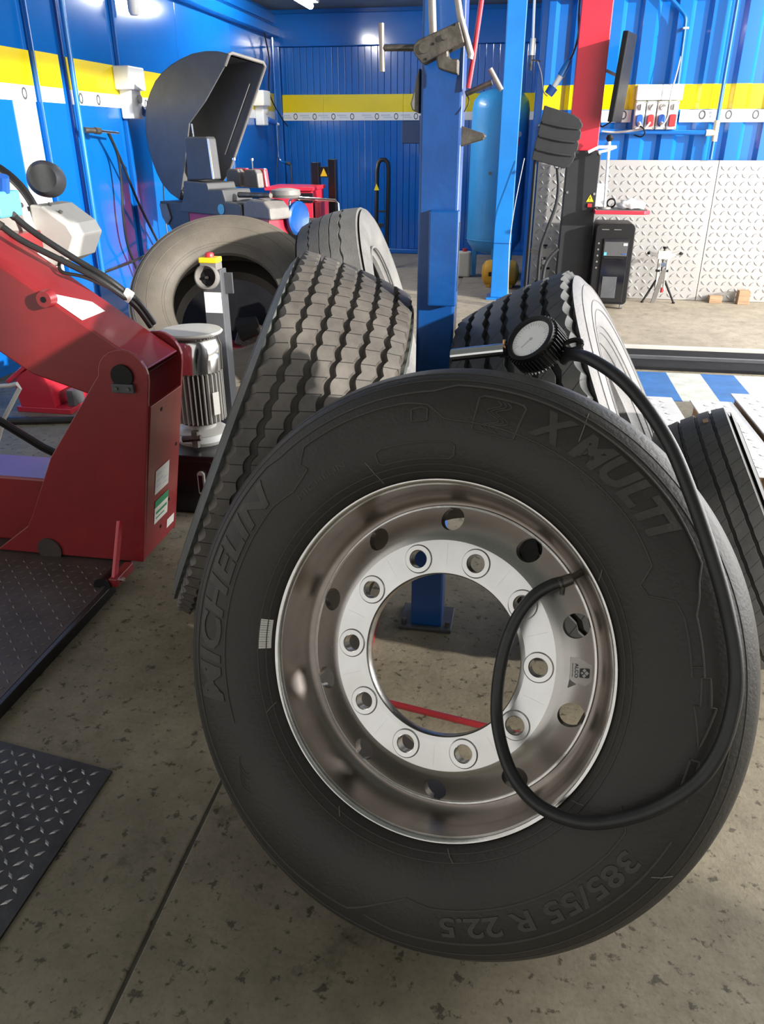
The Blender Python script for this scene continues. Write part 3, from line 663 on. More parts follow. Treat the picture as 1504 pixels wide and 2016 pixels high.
rag = tag(MB().xz([(-.256, 1.505), (-.262, 1.49), (-.268, 1.46), (-.276, 1.432), (-.272, 1.420), (-.256, 1.412)], 1.99, 2.03).build('rag', m_rag, bevel=.004), 'grey rag hanging on the left face of the post', 'rag')
th_ = thing('clamp_tool', 'grey steel clamp with two T-handles and tube arms hung at the post top', 'tool', (-.2, 1.945, 1.5))
yb = 1.94
part(th_, 'cheek_plate', m_tool, lambda m: m.xz([(-.247, 1.513), (-.238, 1.505), (-.150, 1.543), (-.163, 1.581), (-.248, 1.549), (-.257, 1.540), (-.258, 1.527)], yb - .045, yb - .037), .002)
part(th_, 'cheek_plate', m_tool, lambda m: m.xz([(-.247, 1.513), (-.238, 1.505), (-.150, 1.543), (-.163, 1.581), (-.248, 1.549), (-.257, 1.540), (-.258, 1.527)], yb + .005, yb + .013), .002)
part(th_, 'pivot_pin', m_tool, lambda m: m.cyl((-.235, yb - .050, 1.534), (-.235, yb + .038, 1.534), .0105, None, 20))
part(th_, 'bolt', m_tool, lambda m: m.cyl((-.193, yb - .052, 1.553), (-.193, yb + .015, 1.553), .006, None, 6))
for x, z in ((-.231, 1.513), (-.216, 1.541), (-.172, 1.575)): part(th_, 'rivet', m_black, lambda m: m.cyl((x, yb - .047, z), (x, yb - .03, z), .0025, None, 10))
part(th_, 'hook', m_tool, lambda m: m.xz([(-.212, 1.522), (-.186, 1.533), (-.184, 1.520), (-.176, 1.514), (-.162, 1.514), (-.162, 1.484), (-.185, 1.490), (-.205, 1.496)], yb - .034, yb + .003), .003)
hL = part(th_, 'handle_rod', m_tool, lambda m: m.cyl((-.256, yb - .015, 1.537), (-.326, yb - .015, 1.538), .0065, None, 14))
part(th_, 'cross_bar', m_tube, lambda m: m.cyl((-.332, yb - .015, 1.584), (-.330, yb - .015, 1.493), .0062, None, 14), .0, 35, hL)
hR = part(th_, 'handle_rod', m_tool, lambda m: m.cyl((-.150, yb + .06, 1.452), (-.092, yb + .05, 1.474), .0062, None, 14))
part(th_, 'cross_bar', m_tube, lambda m: m.cyl((-.098, yb + .05, 1.500), (-.070, yb + .05, 1.458), .0062, None, 14), .0, 35, hR)
part(th_, 'tube_arm', m_tube, lambda m: m.cyl((-.219, yb - .02, 1.556), (-.232, yb - .02, 1.75), .0085, None, 14))
part(th_, 'tube_arm', m_tube, lambda m: m.tube([(-.139, yb - .02, 1.515), (-.137, yb - .02, 1.522), (-.163, yb - .02, 1.592), (-.190, yb - .02, 1.72)], .0075, 12))
part(th_, 'red_tube', m_red_far, lambda m: m.tube([(-.143, yb + .03, 1.462), (-.135, yb + .03, 1.52), (-.112, yb + .03, 1.72)], .0055, 10))
part(th_, 'wire', m_black, lambda m: m.tube([(-.148, yb + .04, 1.452), (-.140, yb + .035, 1.436), (-.150, yb + .03, 1.415)], .0015, 6, 4))

# ------------------------------------------------------------------ red tyre changer on the left
tcg = thing('tyre_changer', 'big red tyre changing machine with slanted boom and black hydraulic hoses at the left edge', 'machine', (-1.6, 2.3, 0))
P = lambda *a, **k: part(tcg, *a, **k)
def plate_poly(cx=-1.186, cz=.698, r=.083):
    o = [(-1.77, .035), (-1.213, .035)]
    for i in range(0, 13): a = R(-10 + 190 * i / 12); o.append((cx + r * math.cos(a), cz + r * math.sin(a)))
    return o + [(-1.49, .405), (-1.60, .19), (-1.63, .14)]
P('front_plate', m_red, lambda m: m.xz(plate_poly(), 2.165, 2.180), .003)
P('back_plate', m_red, lambda m: m.xz(plate_poly(), 2.425, 2.440), .003)
P('web_plate', m_red, lambda m: m.xz([(-1.224, .04), (-1.213, .04), (-1.113, .60), (-1.125, .60)], 2.178, 2.427), .002)
for z, y in ((.19, 2.36), (.39, 2.40), (.565, 2.26), (.11, 2.30)): P('bolt_hole', m_black, lambda m: m.disc((-1.2125 + (z - .04) * .178, y, z), (1, 0, -.18), .007, .0012, 12))
# stickers on the web
def web_quad(m, y0, y1, z0, z1, off=.0015):
    fx = lambda z: -1.213 + (z - .04) * (.100 / .56) + off
    m.add([(fx(z0), y0, z0), (fx(z0), y1, z0), (fx(z1), y1, z1), (fx(z1), y0, z1)], [(0, 1, 2, 3)])
s1 = P('paper_sticker', m_sticker, lambda m: web_quad(m, 2.235, 2.345, .262, .352))
def lines(m): 
    for k in range(3): web_quad(m, 2.245, 2.28 + .02 * (k % 2), .33 - .022 * k, .336 - .022 * k, .0022)
    web_quad(m, 2.30, 2.335, .278, .284, .0022); web_quad(m, 2.30, 2.335, .296, .304, .0022)
P('printed_lines', m_print_pale, lines, parent=s1)
s2 = P('green_sticker', m_sticker, lambda m: web_quad(m, 2.240, 2.350, .145, .235))
P('green_header', m_green, lambda m: web_quad(m, 2.240, 2.350, .208, .235, .0022), parent=s2)
P('green_lines', m_green, lambda m: [web_quad(m, 2.250, 2.340, .180, .190, .0022), web_quad(m, 2.250, 2.32, .162, .167, .0022)], parent=s2)
P('white_sticker', m_sticker, lambda m: web_quad(m, 2.352, 2.415, .075, .110))
# boom
ux = V(math.cos(R(145.9)), 0, math.sin(R(145.9))); uz = V(ux.z, 0, -ux.x)
if uz.z < 0: uz = -uz
o_top = V(-1.118, 0, .725)                                           # end of the top front edge
def boom_pt(u, w, y): q = o_top + ux * u + uz * w; return (q.x, y, q.z)
def boom(m):
    a = [(-.01, 0), (1.45, 0), (1.45, -.255), (.30, -.255), (.12, -.20), (.03, -.10)]
    m.add([boom_pt(u, w, 2.188) for u, w in a] + [boom_pt(u, w, 2.418) for u, w in a], [tuple(range(6)), tuple(range(11, 5, -1))] + [(i, i + 6, (i + 1) % 6 + 6, (i + 1) % 6) for i in range(6)])
P('boom', m_red, boom, bevel=.006)
P('boom_end_cap', m_steelgrey, lambda m: m.add([boom_pt(-.014, -.010, 2.196), boom_pt(-.014, -.010, 2.410), boom_pt(.028, -.105, 2.410), boom_pt(.028, -.105, 2.196)], [(0, 1, 2, 3)]))
bs = P('boom_boss', m_red, lambda m: m.cyl((-1.402, 2.19, .925), (-1.402, 2.158, .925), .027, .024, 24))
P('boss_hole', m_black, lambda m: m.disc((-1.402, 2.1575, .925), (0, -1, 0), .009, .0012, 14), parent=bs)
P('boom_sticker', m_sticker, lambda m: m.add([boom_pt(u, .0015, y) for u, y in ((.235, 2.20), (.385, 2.20), (.285, 2.345), (.235, 2.345))], [(0, 1, 2, 3)]))
piv = P('pivot_disc', m_black, lambda m: m.cyl((-1.186, 2.166, .700), (-1.186, 2.156, .700), .036, None, 32))
P('lock_plate', m_steelgrey, lambda m: m.bb(-1.222, -1.150, 2.150, 2.165, .648, .676), bevel=.002)
for x in (-1.206, -1.166): P('lock_screw', m_tool, lambda m: m.cyl((x, 2.150, .662), (x, 2.145, .662), .006, None, 10))
P('lower_beam', m_red, lambda m: m.bb(-2.9, -1.52, 2.25, 2.45, .03, .285), bevel=.008)
P('pivot_bush', m_deck, lambda m: m.cyl((-1.56, 2.166, .055), (-1.56, 2.158, .055), .045, None, 28))
dk = P('platform', m_deck, lambda m: m.bb(-3.0, -1.262, .45, 2.50, 0, .030), bevel=.002)
dkl = P('platform_tread', m_deck_loz, lambda m: lozenges(m, -2.6, -1.27, .46, 2.15, .034, .013, .0042, .0018, lambda u, v, h_: (u, v, .030 + h_)), parent=dk); stuff(dkl)
P('edge_angle', m_black_metal, lambda m: m.bb(-1.262, -1.245, .45, 2.02, 0, .036), bevel=.002)
P('edge_angle_lip', m_deck, lambda m: m.bb(-1.275, -1.262, .45, 2.02, .030, .0365))
P('end_roller', m_black_metal, lambda m: m.cyl((-1.275, 1.99, .035), (-1.275, 2.07, .035), .030, None, 18))
lv = P('foot_lever', m_red_far, lambda m: m.box((-1.245, 2.062, .125), (.012, .026, .215), (R(-28), 0, 0)), bevel=.003)
P('lever_bracket', m_red, lambda m: m.bb(-1.255, -1.225, 2.00, 2.12, .03, .06), bevel=.003)
P('lever_bolt', m_chrome, lambda m: m.cyl((-1.226, 2.03, .045), (-1.216, 2.03, .045), .008, None, 8))
# hydraulic hoses along the boom, valve block
h1 = [(-1.60, 2.35, 1.165), (-1.575, 2.35, 1.142), (-1.534, 2.355, 1.105), (-1.473, 2.36, 1.062), (-1.396, 2.375, 1.008), (-1.316, 2.385, .958), (-1.268, 2.40, .915), (-1.225, 2.415, .872), (-1.20, 2.45, .80)]
h2 = [(-1.63, 2.31, 1.135), (-1.60, 2.315, 1.115), (-1.542, 2.325, 1.070), (-1.43, 2.35, 1.008), (-1.34, 2.368, .958), (-1.275, 2.39, .905), (-1.235, 2.41, .862), (-1.21, 2.445, .79)]
h3 = [(-1.445, 2.37, 1.02), (-1.455, 2.36, .995), (-1.44, 2.35, .975), (-1.38, 2.36, .962), (-1.31, 2.375, .93)]
for hh in (h1, h2): P('hydraulic_hose', m_hose, lambda m: m.tube(hh, .0105, 10, 6))
P('hydraulic_hose', m_hose, lambda m: m.tube(h3, .006, 8, 6))
for hh in (h1, h2):
    a, b = V(*hh[0]), V(*hh[1]); d = (b - a).normalized()
    P('hose_fitting', m_tool, lambda m: m.cyl(a - d * .03, a + d * .012, .0135, .0125, 6).cyl(a + d * .012, a + d * .04, .0125, None, 14))
P('valve_block', m_cyan, lambda m: m.bb(-1.68, -1.572, 2.28, 2.40, 1.140, 1.215), bevel=.006)
P('valve_cap', m_bluesock, lambda m: m.cyl((-1.588, 2.34, 1.214), (-1.572, 2.33, 1.258), .020, .018, 10))
P('cable_tie', m_white, lambda m: m.box((-1.252, 2.395, .900), (.030, .014, .040), (0, R(35), 0)), bevel=.003)
# gear head behind the boom
gh = P('gear_housing', m_lgrey, lambda m: m.lathe([(0, 0), (.20, 0), (.215, .012), (.215, .09), (.20, .10), (0, .10)], 48, (-1.86, 2.62, 1.07), (0, -1, 0)))
P('gear_cover_screw', m_tool, lambda m: m.cyl((-1.66, 2.53, 1.16), (-1.66, 2.515, 1.16), .009, None, 8), parent=gh)
P('belt_guard', m_black, lambda m: m.tube([(-1.86 + .232 * math.cos(R(a)), 2.58, 1.07 + .232 * math.sin(R(a))) for a in range(100, 14, -6)] + [(-1.618, 2.58, 1.06), (-1.595, 2.58, .96)], .012, 8))
P('guard_strip', m_lgrey, lambda m: m.box((-1.638, 2.56, 1.04), (.026, .10, .20), (0, R(-14), 0)), bevel=.003)
P('motor_cap', m_dgrey, lambda m: m.lathe([(0, .05), (.045, .05), (.060, .02), (.060, -.06), (0, -.06)], 30, (-1.672, 2.72, 1.232), (.4, -1, .1)))
P('angular_cover', m_lgrey, lambda m: m.xz([(-1.645, 1.16), (-1.60, 1.155), (-1.52, 1.098), (-1.500, 1.06), (-1.540, .985), (-1.60, .96), (-1.645, .98)], 2.55, 2.75), bevel=.006)
for x, z in ((-1.60, 1.156), (-1.565, 1.132)): P('cover_screw', m_mgrey, lambda m: m.cyl((x, 2.60, z), (x + .004, 2.60, z + .006), .007, None, 10))
P('head_bracket', m_red, lambda m: m.bb(-1.90, -1.62, 2.40, 2.56, .95, 1.08), bevel=.005)

rs = thing('roller_housing', 'red sheet-metal roller housing on the floor behind the red boom', 'machine part', (-2.56, 3.8, 0))
sp = [(-2.66, .03), (-2.672, .16), (-2.64, .205), (-2.585, .235), (-2.535, .230), (-2.49, .20), (-2.468, .15), (-2.458, .085), (-2.455, .03)]
part(rs, 'end_plate', m_red_far, lambda m: m.xz(sp, 3.70, 3.712), .002)
part(rs, 'hood_sheet', m_red_far, lambda m: m.xz(sp, 3.712, 4.05), .004)
part(rs, 'base_flange', m_red_far, lambda m: m.bb(-2.68, -2.36, 3.69, 4.07, 0, .03), .003)
part(rs, 'lid_flap', m_red_far, lambda m: m.box((-2.645, 3.86, .212), (.16, .34, .022), (0, R(-37), 0)), .003)
part(rs, 'side_block', m_steelgrey, lambda m: m.bb(-2.40, -2.36, 3.74, 3.85, .03, .12), .003)
pb = tag(MB().tube([(-2.40, 2.95, .30), (-2.28, 3.0, .205), (-2.11, 3.03, .075), (-2.02, 3.05, .02)], .019, 10).build('pry_bar', m_black_metal), 'thick black pry bar slanting to the floor behind the red lower beam', 'bar')
wh = tag(MB().tube([(-2.55, 3.15, .30), (-2.28, 3.12, .335), (-2.24, 3.12, .345), (-2.23, 3.12, .325), (-2.33, 3.10, .18), (-2.40, 3.08, .02)], .010, 8).build('bent_rod', m_lgrey), 'pale bent steel rod standing behind the black pry bar', 'rod')
hs = tag(MB().tube([(-3.0, 3.3, .02), (-2.75, 3.45, .02), (-2.45, 3.52, .02), (-2.2, 3.6, .02), (-1.95, 3.75, .02)], .02, 10, 6).build('floor_hose', m_hose), 'dark hose lying on the floor in front of the red roller housing', 'hose')

# ------------------------------------------------------------------ hydraulic power unit and control post
pu = thing('hydraulic_power_unit', 'finned silver electric motor on a black hydraulic tank beside the red machine', 'motor', (-1.22, 2.82, 0))
Q = lambda *a, **k: part(pu, *a, **k)
Q('tank', m_black_metal, lambda m: m.bb(-1.345, -1.118, 2.63, 3.00, 0, .235), bevel=.012)
Q('tank_lid', m_black_metal, lambda m: m.bb(-1.36, -1.100, 2.61, 3.08, .235, .258), bevel=.004)
sg = Q('sight_glass', m_lgrey, lambda m: m.xz(rounded(-1.185, -1.155, .09, .19, .014), 2.618, 2.631), bevel=.002)
Q('sight_window', m_glass, lambda m: m.bb(-1.178, -1.162, 2.614, 2.619, .105, .175), parent=sg)
Q('tank_sticker', m_sticker, lambda m: m.bb(-1.117, -1.1165, 2.66, 2.69, .12, .165))
mc = (-1.222, 2.80)
Q('pump_flange', m_lgrey, lambda m: m.lathe([(0, .258), (.098, .258), (.102, .268), (.102, .302), (.085, .312), (.06, .316), (.06, .345), (0, .345)], 36, (*mc, 0)))
Q('flange_label', m_white, lambda m: m.lathe([(.1035, .272), (.1035, .298)], 36, (*mc, 0)))
Q('valve_fitting', m_tool, lambda m: m.cyl((-1.20, 2.68, .27), (-1.20, 2.68, .335), .016, .016, 8).cyl((-1.25, 2.675, .30), (-1.175, 2.675, .31), .014, .012, 8))
Q('motor_body', m_motor, lambda m: m.cyl((*mc, .34), (*mc, .55), .082, None, 40))
fin = Q('cooling_fin', m_lgrey, lambda m: m.bb(mc[0] + .078, mc[0] + .104, mc[1] - .0022, mc[1] + .0022, .35, .545))
fin.data.transform(Matrix.Translation((pu.location.x - mc[0], pu.location.y - mc[1], 0))); fl_ = (mc[0] - pu.location.x, mc[1] - pu.location.y, 0); fin.location = fl_
for k in range(1, 34): share(fin, pu, fl_, (0, 0, 2 * math.pi * k / 34))
Q('fan_cowl', m_chrome, lambda m: m.lathe([(.098, .545), (.107, .552), (.108, .60), (.108, .645), (.098, .672), (.0, .672)], 48, (*mc, 0)))
gr = Q('fan_grille', m_tool, lambda m: m.lathe([(0, .672), (.090, .672), (.090, .676), (0, .676)], 40, (*mc, 0)))
def slots(m):
    for k in range(-6, 7):
        w = math.sqrt(max(0, .085 ** 2 - (k * .012) ** 2)); m.box((mc[0], mc[1] + k * .012, .678), (2 * w, .004, .004))
stuff(Q('grille_bars', m_lgrey, slots, parent=gr))
Q('rain_cap', m_lgrey, lambda m: m.lathe([(0, .690), (.113, .690), (.118, .696), (.113, .702), (0, .704)], 40, (*mc, 0)))
Q('rating_plate', m_sticker, lambda m: m.box((mc[0] + .095, mc[1] - .055, .43), (.003, .030, .09), (0, 0, R(-30))), bevel=.001)
cp = thing('control_post', 'grey square control post with round black horn and yellow switch box on top', 'control post', (-1.187, 2.99, .258))
Q2 = lambda *a, **k: part(cp, *a, **k)
Q2('post_tube', m_steelgrey, lambda m: m.bb(-1.226, -1.148, 2.96, 3.03, .258, .90), bevel=.004)
Q2('white_label', m_white, lambda m: m.bb(-1.222, -1.152, 2.957, 2.9605, .735, .815), bevel=.001)
Q2('switch_box', m_warn, lambda m: m.bb(-1.232, -1.158, 2.955, 3.02, .925, .945), bevel=.004)
Q2('switch_body', m_mgrey, lambda m: m.bb(-1.228, -1.160, 2.955, 3.02, .895, .925), bevel=.003)
Q2('stop_button', m_redsock, lambda m: m.lathe([(0, .962), (.014, .962), (.018, .956), (.018, .945), (0, .945)], 20, (-1.196, 2.985, 0)))
hn_ = Q2('horn', m_mgrey, lambda m: m.lathe([(.030, 0), (.044, -.012), (.046, -.05), (.041, -.052), (.030, -.02), (.0, -.02)], 36, (-1.190, 2.96, .870), (0, .97, -.22)))
Q2('horn_centre', m_tool, lambda m: m.cyl((-1.190, 2.945, .873), (-1.190, 2.915, .878), .008, .005, 12), parent=hn_)
Q2('horn_throat', m_black, lambda m: m.disc((-1.190, 2.938, .874), (0, -.97, .22), .037, .002, 30), parent=hn_)
Q2('side_plate', m_steelgrey, lambda m: m.bb(-1.148, -1.116, 3.0, 3.01, .805, .885), bevel=.001)

# ------------------------------------------------------------------ dark checker plate lying on the floor
cpz = tag(MB().xy([(-1.242, .30), (-.875, .30), (-.868, 1.258), (-1.242, 1.312)], 0, .006).build('checker_plate', m_steel_plate), 'dark steel checker plate lying on the concrete at bottom left', 'steel plate')
stuff(lozenges(MB(), -1.238, -.875, .30, 1.40, .029, .0125, .0042, .0022, lambda u, v, h_: (u, v, .006 + h_), lambda u, v: v < 1.245 + (-.868 - u) * .14).build('raised_lozenges', m_steel_loz, cpz))
# red bar frame seen through the hub
fr = tag(MB().tube([(-.368, 2.12, .012), (-.350, 1.79, .012), (-.338, 1.64, .012), (-.30, 1.612, .012), (0.0, 1.555, .012), (.25, 1.51, .012)], .009, 8).build('red_bar', m_red), 'thin red bent steel bar on the floor seen through the hub hole', 'bar')

# ------------------------------------------------------------------ white aluminium ramps, lift rails and wood at the right
def ramp(label, poly, z0, z1, x0, x1, y0, y1):
    t = thing('ramp_plate', label, 'ramp', (poly[0][0], poly[0][1], 0), 'white tread plate ramps at the right')
    part(t, 'plate', m_alu_dull, lambda m: m.xy(poly, z1 - .008, z1), .002)
    part(t, 'timber_base', m_wood, lambda m: m.xy([(px + (.02 if px < (x0 + x1) / 2 else -.02), py + (.03 if py < (y0 + y1) / 2 else -.03)) for px, py in poly], 0, z1 - .008))
    k = part(t, 'raised_tread', m_alu_dull, lambda m: lozenges(m, x0 + .02, x1 - .02, y0 + .02, y1 - .02, .050, .020, .0075, .0022, lambda u, v, h_: (u, v, z1 + h_))); stuff(k); return t
ramp('white tread plate ramp nearest the pale sunlit tyre', [(.50, 2.75), (.90, 2.75), (.862, 4.24), (.50, 4.24)], 0, .10, .50, .86, 2.75, 4.24)
ramp('narrow white tread plate ramp with wood showing beneath, middle of three', [(.97, 3.17), (1.172, 3.17), (1.165, 4.21), (.95, 4.21)], 0, .10, .97, 1.165, 3.17, 4.21)
ramp('white tread plate ramp at the far right edge of the picture', [(1.20, 2.6), (2.2, 2.6), (2.2, 4.33), (1.182, 4.33)], 0, .112, 1.20, 2.2, 2.6, 4.33)
ramp('low white tread plate ramp just behind the small van tyre', [(.94, 2.2), (1.175, 2.2), (1.17, 3.05), (.94, 3.05)], 0, .085, .94, 1.17, 2.2, 3.05)
lr = thing('lift_rail', 'black steel lift rail across the floor behind the striped marking', 'rail', (2, 5.4, 0))
part(lr, 'rail_channel', m_black_matt, lambda m: m.bb(.25, 6.0, 5.40, 5.60, 0, .035), .004)
part(lr, 'rail_flange', m_steelgrey, lambda m: m.bb(.25, 6.0, 5.375, 5.40, 0, .042), .002)
part(lr, 'lower_channel', m_black_matt, lambda m: m.bb(.25, 6.0, 5.17, 5.375, 0, .022), .004)
tag(MB().bb(1.72, 1.83, 7.56, 7.64, .012, .075).build('wood_block', m_wood, bevel=.003), 'flat wooden block by the aluminium panel, left of the taller one', 'wood block', 'wood blocks')
tag(MB().bb(1.96, 2.06, 7.54, 7.63, .012, .13).build('wood_block', m_wood, bevel=.003), 'taller upright wooden block by the aluminium panel', 'wood block', 'wood blocks')

# ------------------------------------------------------------------ compressor corner
ctk = thing('air_compressor_tank', 'tall light blue upright air tank in the back corner behind the thin post', 'air tank', (-.30, 8.75, 0))
part(ctk, 'tank_shell', m_tank, lambda m: m.lathe([(0, .25), (.12, .26), (.22, .30), (.275, .37), (.285, .42), (.285, 1.62), (.27, 1.70), (.21, 1.77), (.10, 1.805), (0, 1.81)], 48, (-.30, 8.75, 0)))
for a in (35, 155, 275):
    x, y = -.30 + .22 * math.cos(R(a)), 8.75 + .22 * math.sin(R(a)); part(ctk, 'leg', m_tank, lambda m: m.box((x, y, .18), (.05, .05, .36)), .004)
part(ctk, 'weld_seam', m_tank, lambda m: m.lathe([(.286, .40), (.2885, .405), (.286, .41)], 48, (-.30, 8.75, 0)))
part(ctk, 'gauge', m_lgrey, lambda m: m.cyl((-.115, 8.50, 1.40), (-.10, 8.46, 1.40), .026, None, 16))
part(ctk, 'gauge_sticker', m_redsock, lambda m: m.box((-.118, 8.515, 1.335), (.05, .01, .06), (0, 0, R(35))))
part(ctk, 'drain_plug', m_lgrey, lambda m: m.cyl((-.16, 8.51, .68), (-.15, 8.475, .68), .02, None, 12))
part(ctk, 'inspection_cap', m_mgrey, lambda m: m.cyl((-.36, 8.47, 1.05), (-.36, 8.455, 1.05), .016, None, 12))
yt = thing('small_air_tank', 'small yellow horizontal air tank on the floor behind the thin blue post', 'air tank', (-.19, 8.1, 0))
part(yt, 'shell', m_yel_tank, lambda m: m.lathe([(0, -.185), (.07, -.18), (.115, -.15), (.125, -.12), (.125, .12), (.115, .15), (.07, .18), (0, .185)], 32, (-.19, 8.12, .145), (1, 0, 0)))
for x in (-.30, -.08): part(yt, 'foot', m_yel_tank, lambda m: m.bb(x - .02, x + .02, 8.05, 8.19, .012, .06), .003)
part(yt, 'handle_bracket', m_black, lambda m: m.bb(-.30, -.26, 7.985, 8.005, .13, .17), .003)
jug = thing('plastic_jug', 'cloudy white plastic jug on the floor under the blue air tank', 'jug', (-.60, 8.72, .012))
part(jug, 'body', m_jug, lambda m: m.xy(rounded(-.665, -.525, 8.66, 8.78, .03), 0.012, .27), .015)
part(jug, 'cap', m_redsock, lambda m: m.cyl((-.595, 8.72, .27), (-.595, 8.72, .30), .025, None, 14))
tp = thing('steel_post', 'thin bright blue square post in front of the blue air tank', 'post', (-.17, 7.5, 0))
part(tp, 'column', m_blue_light, lambda m: m.bb(-.252, -.094, 7.42, 7.58, .03, 2.745), .006)
part(tp, 'base_plate', m_blue_light, lambda m: m.bb(-.29, -.05, 7.38, 7.62, .012, .03), .003)
part(tp, 'joint_collar', m_blue_post, lambda m: m.bb(-.256, -.09, 7.416, 7.584, .505, .512))
wr_ = tag(MB().tube([(-.03, 7.38, 1.21), (-.06, 7.36, 1.0), (-.085, 7.34, .80), (-.105, 7.34, .55), (-.10, 7.34, .30), (-.085, 7.33, .02)], .0035, 7, 6).build('hanging_wire', m_lgrey), 'thin pale wire hanging down beside the thin blue post', 'wire')
at_ = thing('air_tool', 'grey pneumatic tool hanging from a white hose right of the thin post', 'tool', (-.03, 7.48, 1.85))
part(at_, 'hose', m_white, lambda m: m.tube([(-.035, 7.5, 2.74), (-.042, 7.49, 2.4), (-.03, 7.48, 2.08)], .011, 10, 6))
part(at_, 'body', m_lgrey, lambda m: m.cyl((-.03, 7.48, 2.10), (-.032, 7.48, 1.98), .022, .026, 16))
part(at_, 'nozzle', m_tool, lambda m: m.cyl((-.032, 7.48, 1.98), (-.034, 7.48, 1.87), .016, .012, 12))
part(at_, 'trigger', m_tool, lambda m: m.cyl((-.028, 7.47, 1.945), (.045, 7.46, 1.935), .006, None, 8))
part(at_, 'cord', m_lgrey, lambda m: m.tube([(.02, 7.46, 1.935), (.06, 7.45, 1.84), (.085, 7.44, 1.72), (.12, 7.43, 1.68)], .004, 6, 5))

# ------------------------------------------------------------------ wheel aligner corner
ac = thing('aligner_column', 'tall red column with black lower half of the wheel aligner by the aluminium wall', 'column', (.44, 7.35, 0))
part(ac, 'red_column', m_red_far, lambda m: m.bb(.325, .565, 7.28, 7.46, 1.27, 2.74), .006)
part(ac, 'black_cabinet', m_charcoal, lambda m: m.bb(.325, .595, 7.25, 7.48, .012, 1.27), .006)
for x, z in ((.35, .95), (.585, 1.25), (.575, .94)): part(ac, 'screw', m_chrome, lambda m: m.cyl((x, 7.25, z), (x, 7.243, z), .010, None, 12))
wt = part(ac, 'warning_sign', m_warn, lambda m: m.xz([(.515, .878), (.575, .878), (.545, .935)], 7.246, 7.250))
part(ac, 'warning_mark', m_print, lambda m: [m.bb(.542, .548, 7.244, 7.2465, .898, .918), m.bb(.542, .548, 7.244, 7.2465, .886, .892)], parent=wt)
part(ac, 'switch', m_redsock, lambda m: m.bb(.527, .563, 7.238, 7.25, .835, .865), .003)
sh_ = part(ac, 'shelf', m_red_far, lambda m: m.xy([(.58, 7.05), (.98, 7.05), (1.03, 7.10), (1.03, 7.40), (.58, 7.40)], .795, .825), .006)
part(ac, 'shelf_tray', m_dgrey, lambda m: m.bb(.60, 1.0, 7.08, 7.38, .825, .832), parent=sh_)
mo = thing('computer_monitor', 'thin black flat monitor seen edge-on right of the red column', 'monitor', (.70, 7.2, 1.5))
rm = Matrix.Rotation(R(-19), 3, 'Z') @ Matrix.Rotation(R(4), 3, 'Y')
part(mo, 'housing', m_black, lambda m: m.box((.69, 7.22, 1.79), (.045, .30, .62), rm), .008)
part(mo, 'screen', m_glass, lambda m: m.box((.712, 7.227, 1.792), (.004, .27, .56), rm))
part(mo, 'wall_arm', m_lgrey, lambda m: m.cyl((.56, 7.36, 1.86), (.68, 7.26, 1.80), .012, None, 10))
part(mo, 'cable', m_black, lambda m: m.tube([(.66, 7.22, 1.50), (.62, 7.26, 1.47), (.575, 7.30, 1.45), (.565, 7.36, 1.5)], .006, 7, 5))
ss = thing('sensor_stand', 'slim white sensor stand with arms on the red shelf', 'stand', (.655, 7.15, .832))
part(ss, 'pole', m_white, lambda m: m.cyl((.662, 7.15, .845), (.640, 7.15, 1.34), .012, None, 12))
part(ss, 'foot', m_mgrey, lambda m: m.cyl((.662, 7.15, .832), (.662, 7.15, .846), .055, .05, 20))
part(ss, 'ball_joint', m_black, lambda m: m.lathe([(0, -.03), (.02, -.022), (.03, 0), (.02, .022), (0, .03)], 16, (.640, 7.15, 1.365)))
part(ss, 'arm', m_white, lambda m: m.tube([(.48, 7.12, 1.262), (.56, 7.13, 1.30), (.70, 7.15, 1.300)], .012, 10))
part(ss, 'arm', m_white, lambda m: m.tube([(.56, 7.10, 1.262), (.63, 7.13, 1.275), (.70, 7.15, 1.300)], .010, 10))
bagm = MB(); bm2 = bmesh.new(); bmesh.ops.create_icosphere(bm2, subdivisions=3, radius=1)
for v in bm2.verts:
    k = 1 + .22 * math.sin(v.co.x * 5 + 1) * math.cos(v.co.y * 6) + .12 * math.sin(v.co.z * 9 + v.co.x * 7)
    v.co = Vector((v.co.x * .11 * k, v.co.y * .07 * k, max(v.co.z, -.5) * .045 * k))
me_ = bpy.data.meshes.new('plastic_bag'); bm2.to_mesh(me_); bm2.free(); me_.shade_smooth()
pbag = mkobj('plastic_bag', me_, m_white, None, (.875, 7.16, .862)); tag(pbag, 'crumpled white plastic bag on the red shelf', 'bag')
pap = tag(MB().box((.625, 7.33, .925), (.09, .02, .185), (R(-8), 0, 0)).build('paper_roll_box', m_white, bevel=.004), 'white upright box on the red shelf against the column', 'box')
cl_ = tag(MB().tube([(.727 + .033 * math.cos(t), 7.29 + .02 * math.sin(t * .7), .868 + .033 * math.sin(t)) for t in [i * .35 for i in range(40)]], .006, 6).build('cable_coil', m_black), 'small coil of black cable on the red shelf beside the bag', 'cable')
pc = thing('computer_cabinet', 'black computer cabinet on castors under the red shelf', 'computer', (.78, 7.25, 0))
pr_ = Matrix.Rotation(R(-3), 3, 'Z')
part(pc, 'outer_case', m_black, lambda m: m.xz(rounded(.615, .935, .055, .715, .035), 7.12, 7.52), .006)
part(pc, 'front_door', m_glass, lambda m: m.bb(.685, .895, 7.108, 7.12, .075, .60), .003)
dp = part(pc, 'drive_panel', m_dgrey, lambda m: m.bb(.695, .885, 7.102, 7.109, .46, .575), .002)
part(pc, 'drive_slot', m_black, lambda m: m.bb(.70, .87, 7.099, 7.103, .44, .455))
part(pc, 'silver_badge', m_silver_lbl, lambda m: m.bb(.85, .885, 7.099, 7.103, .545, .565))
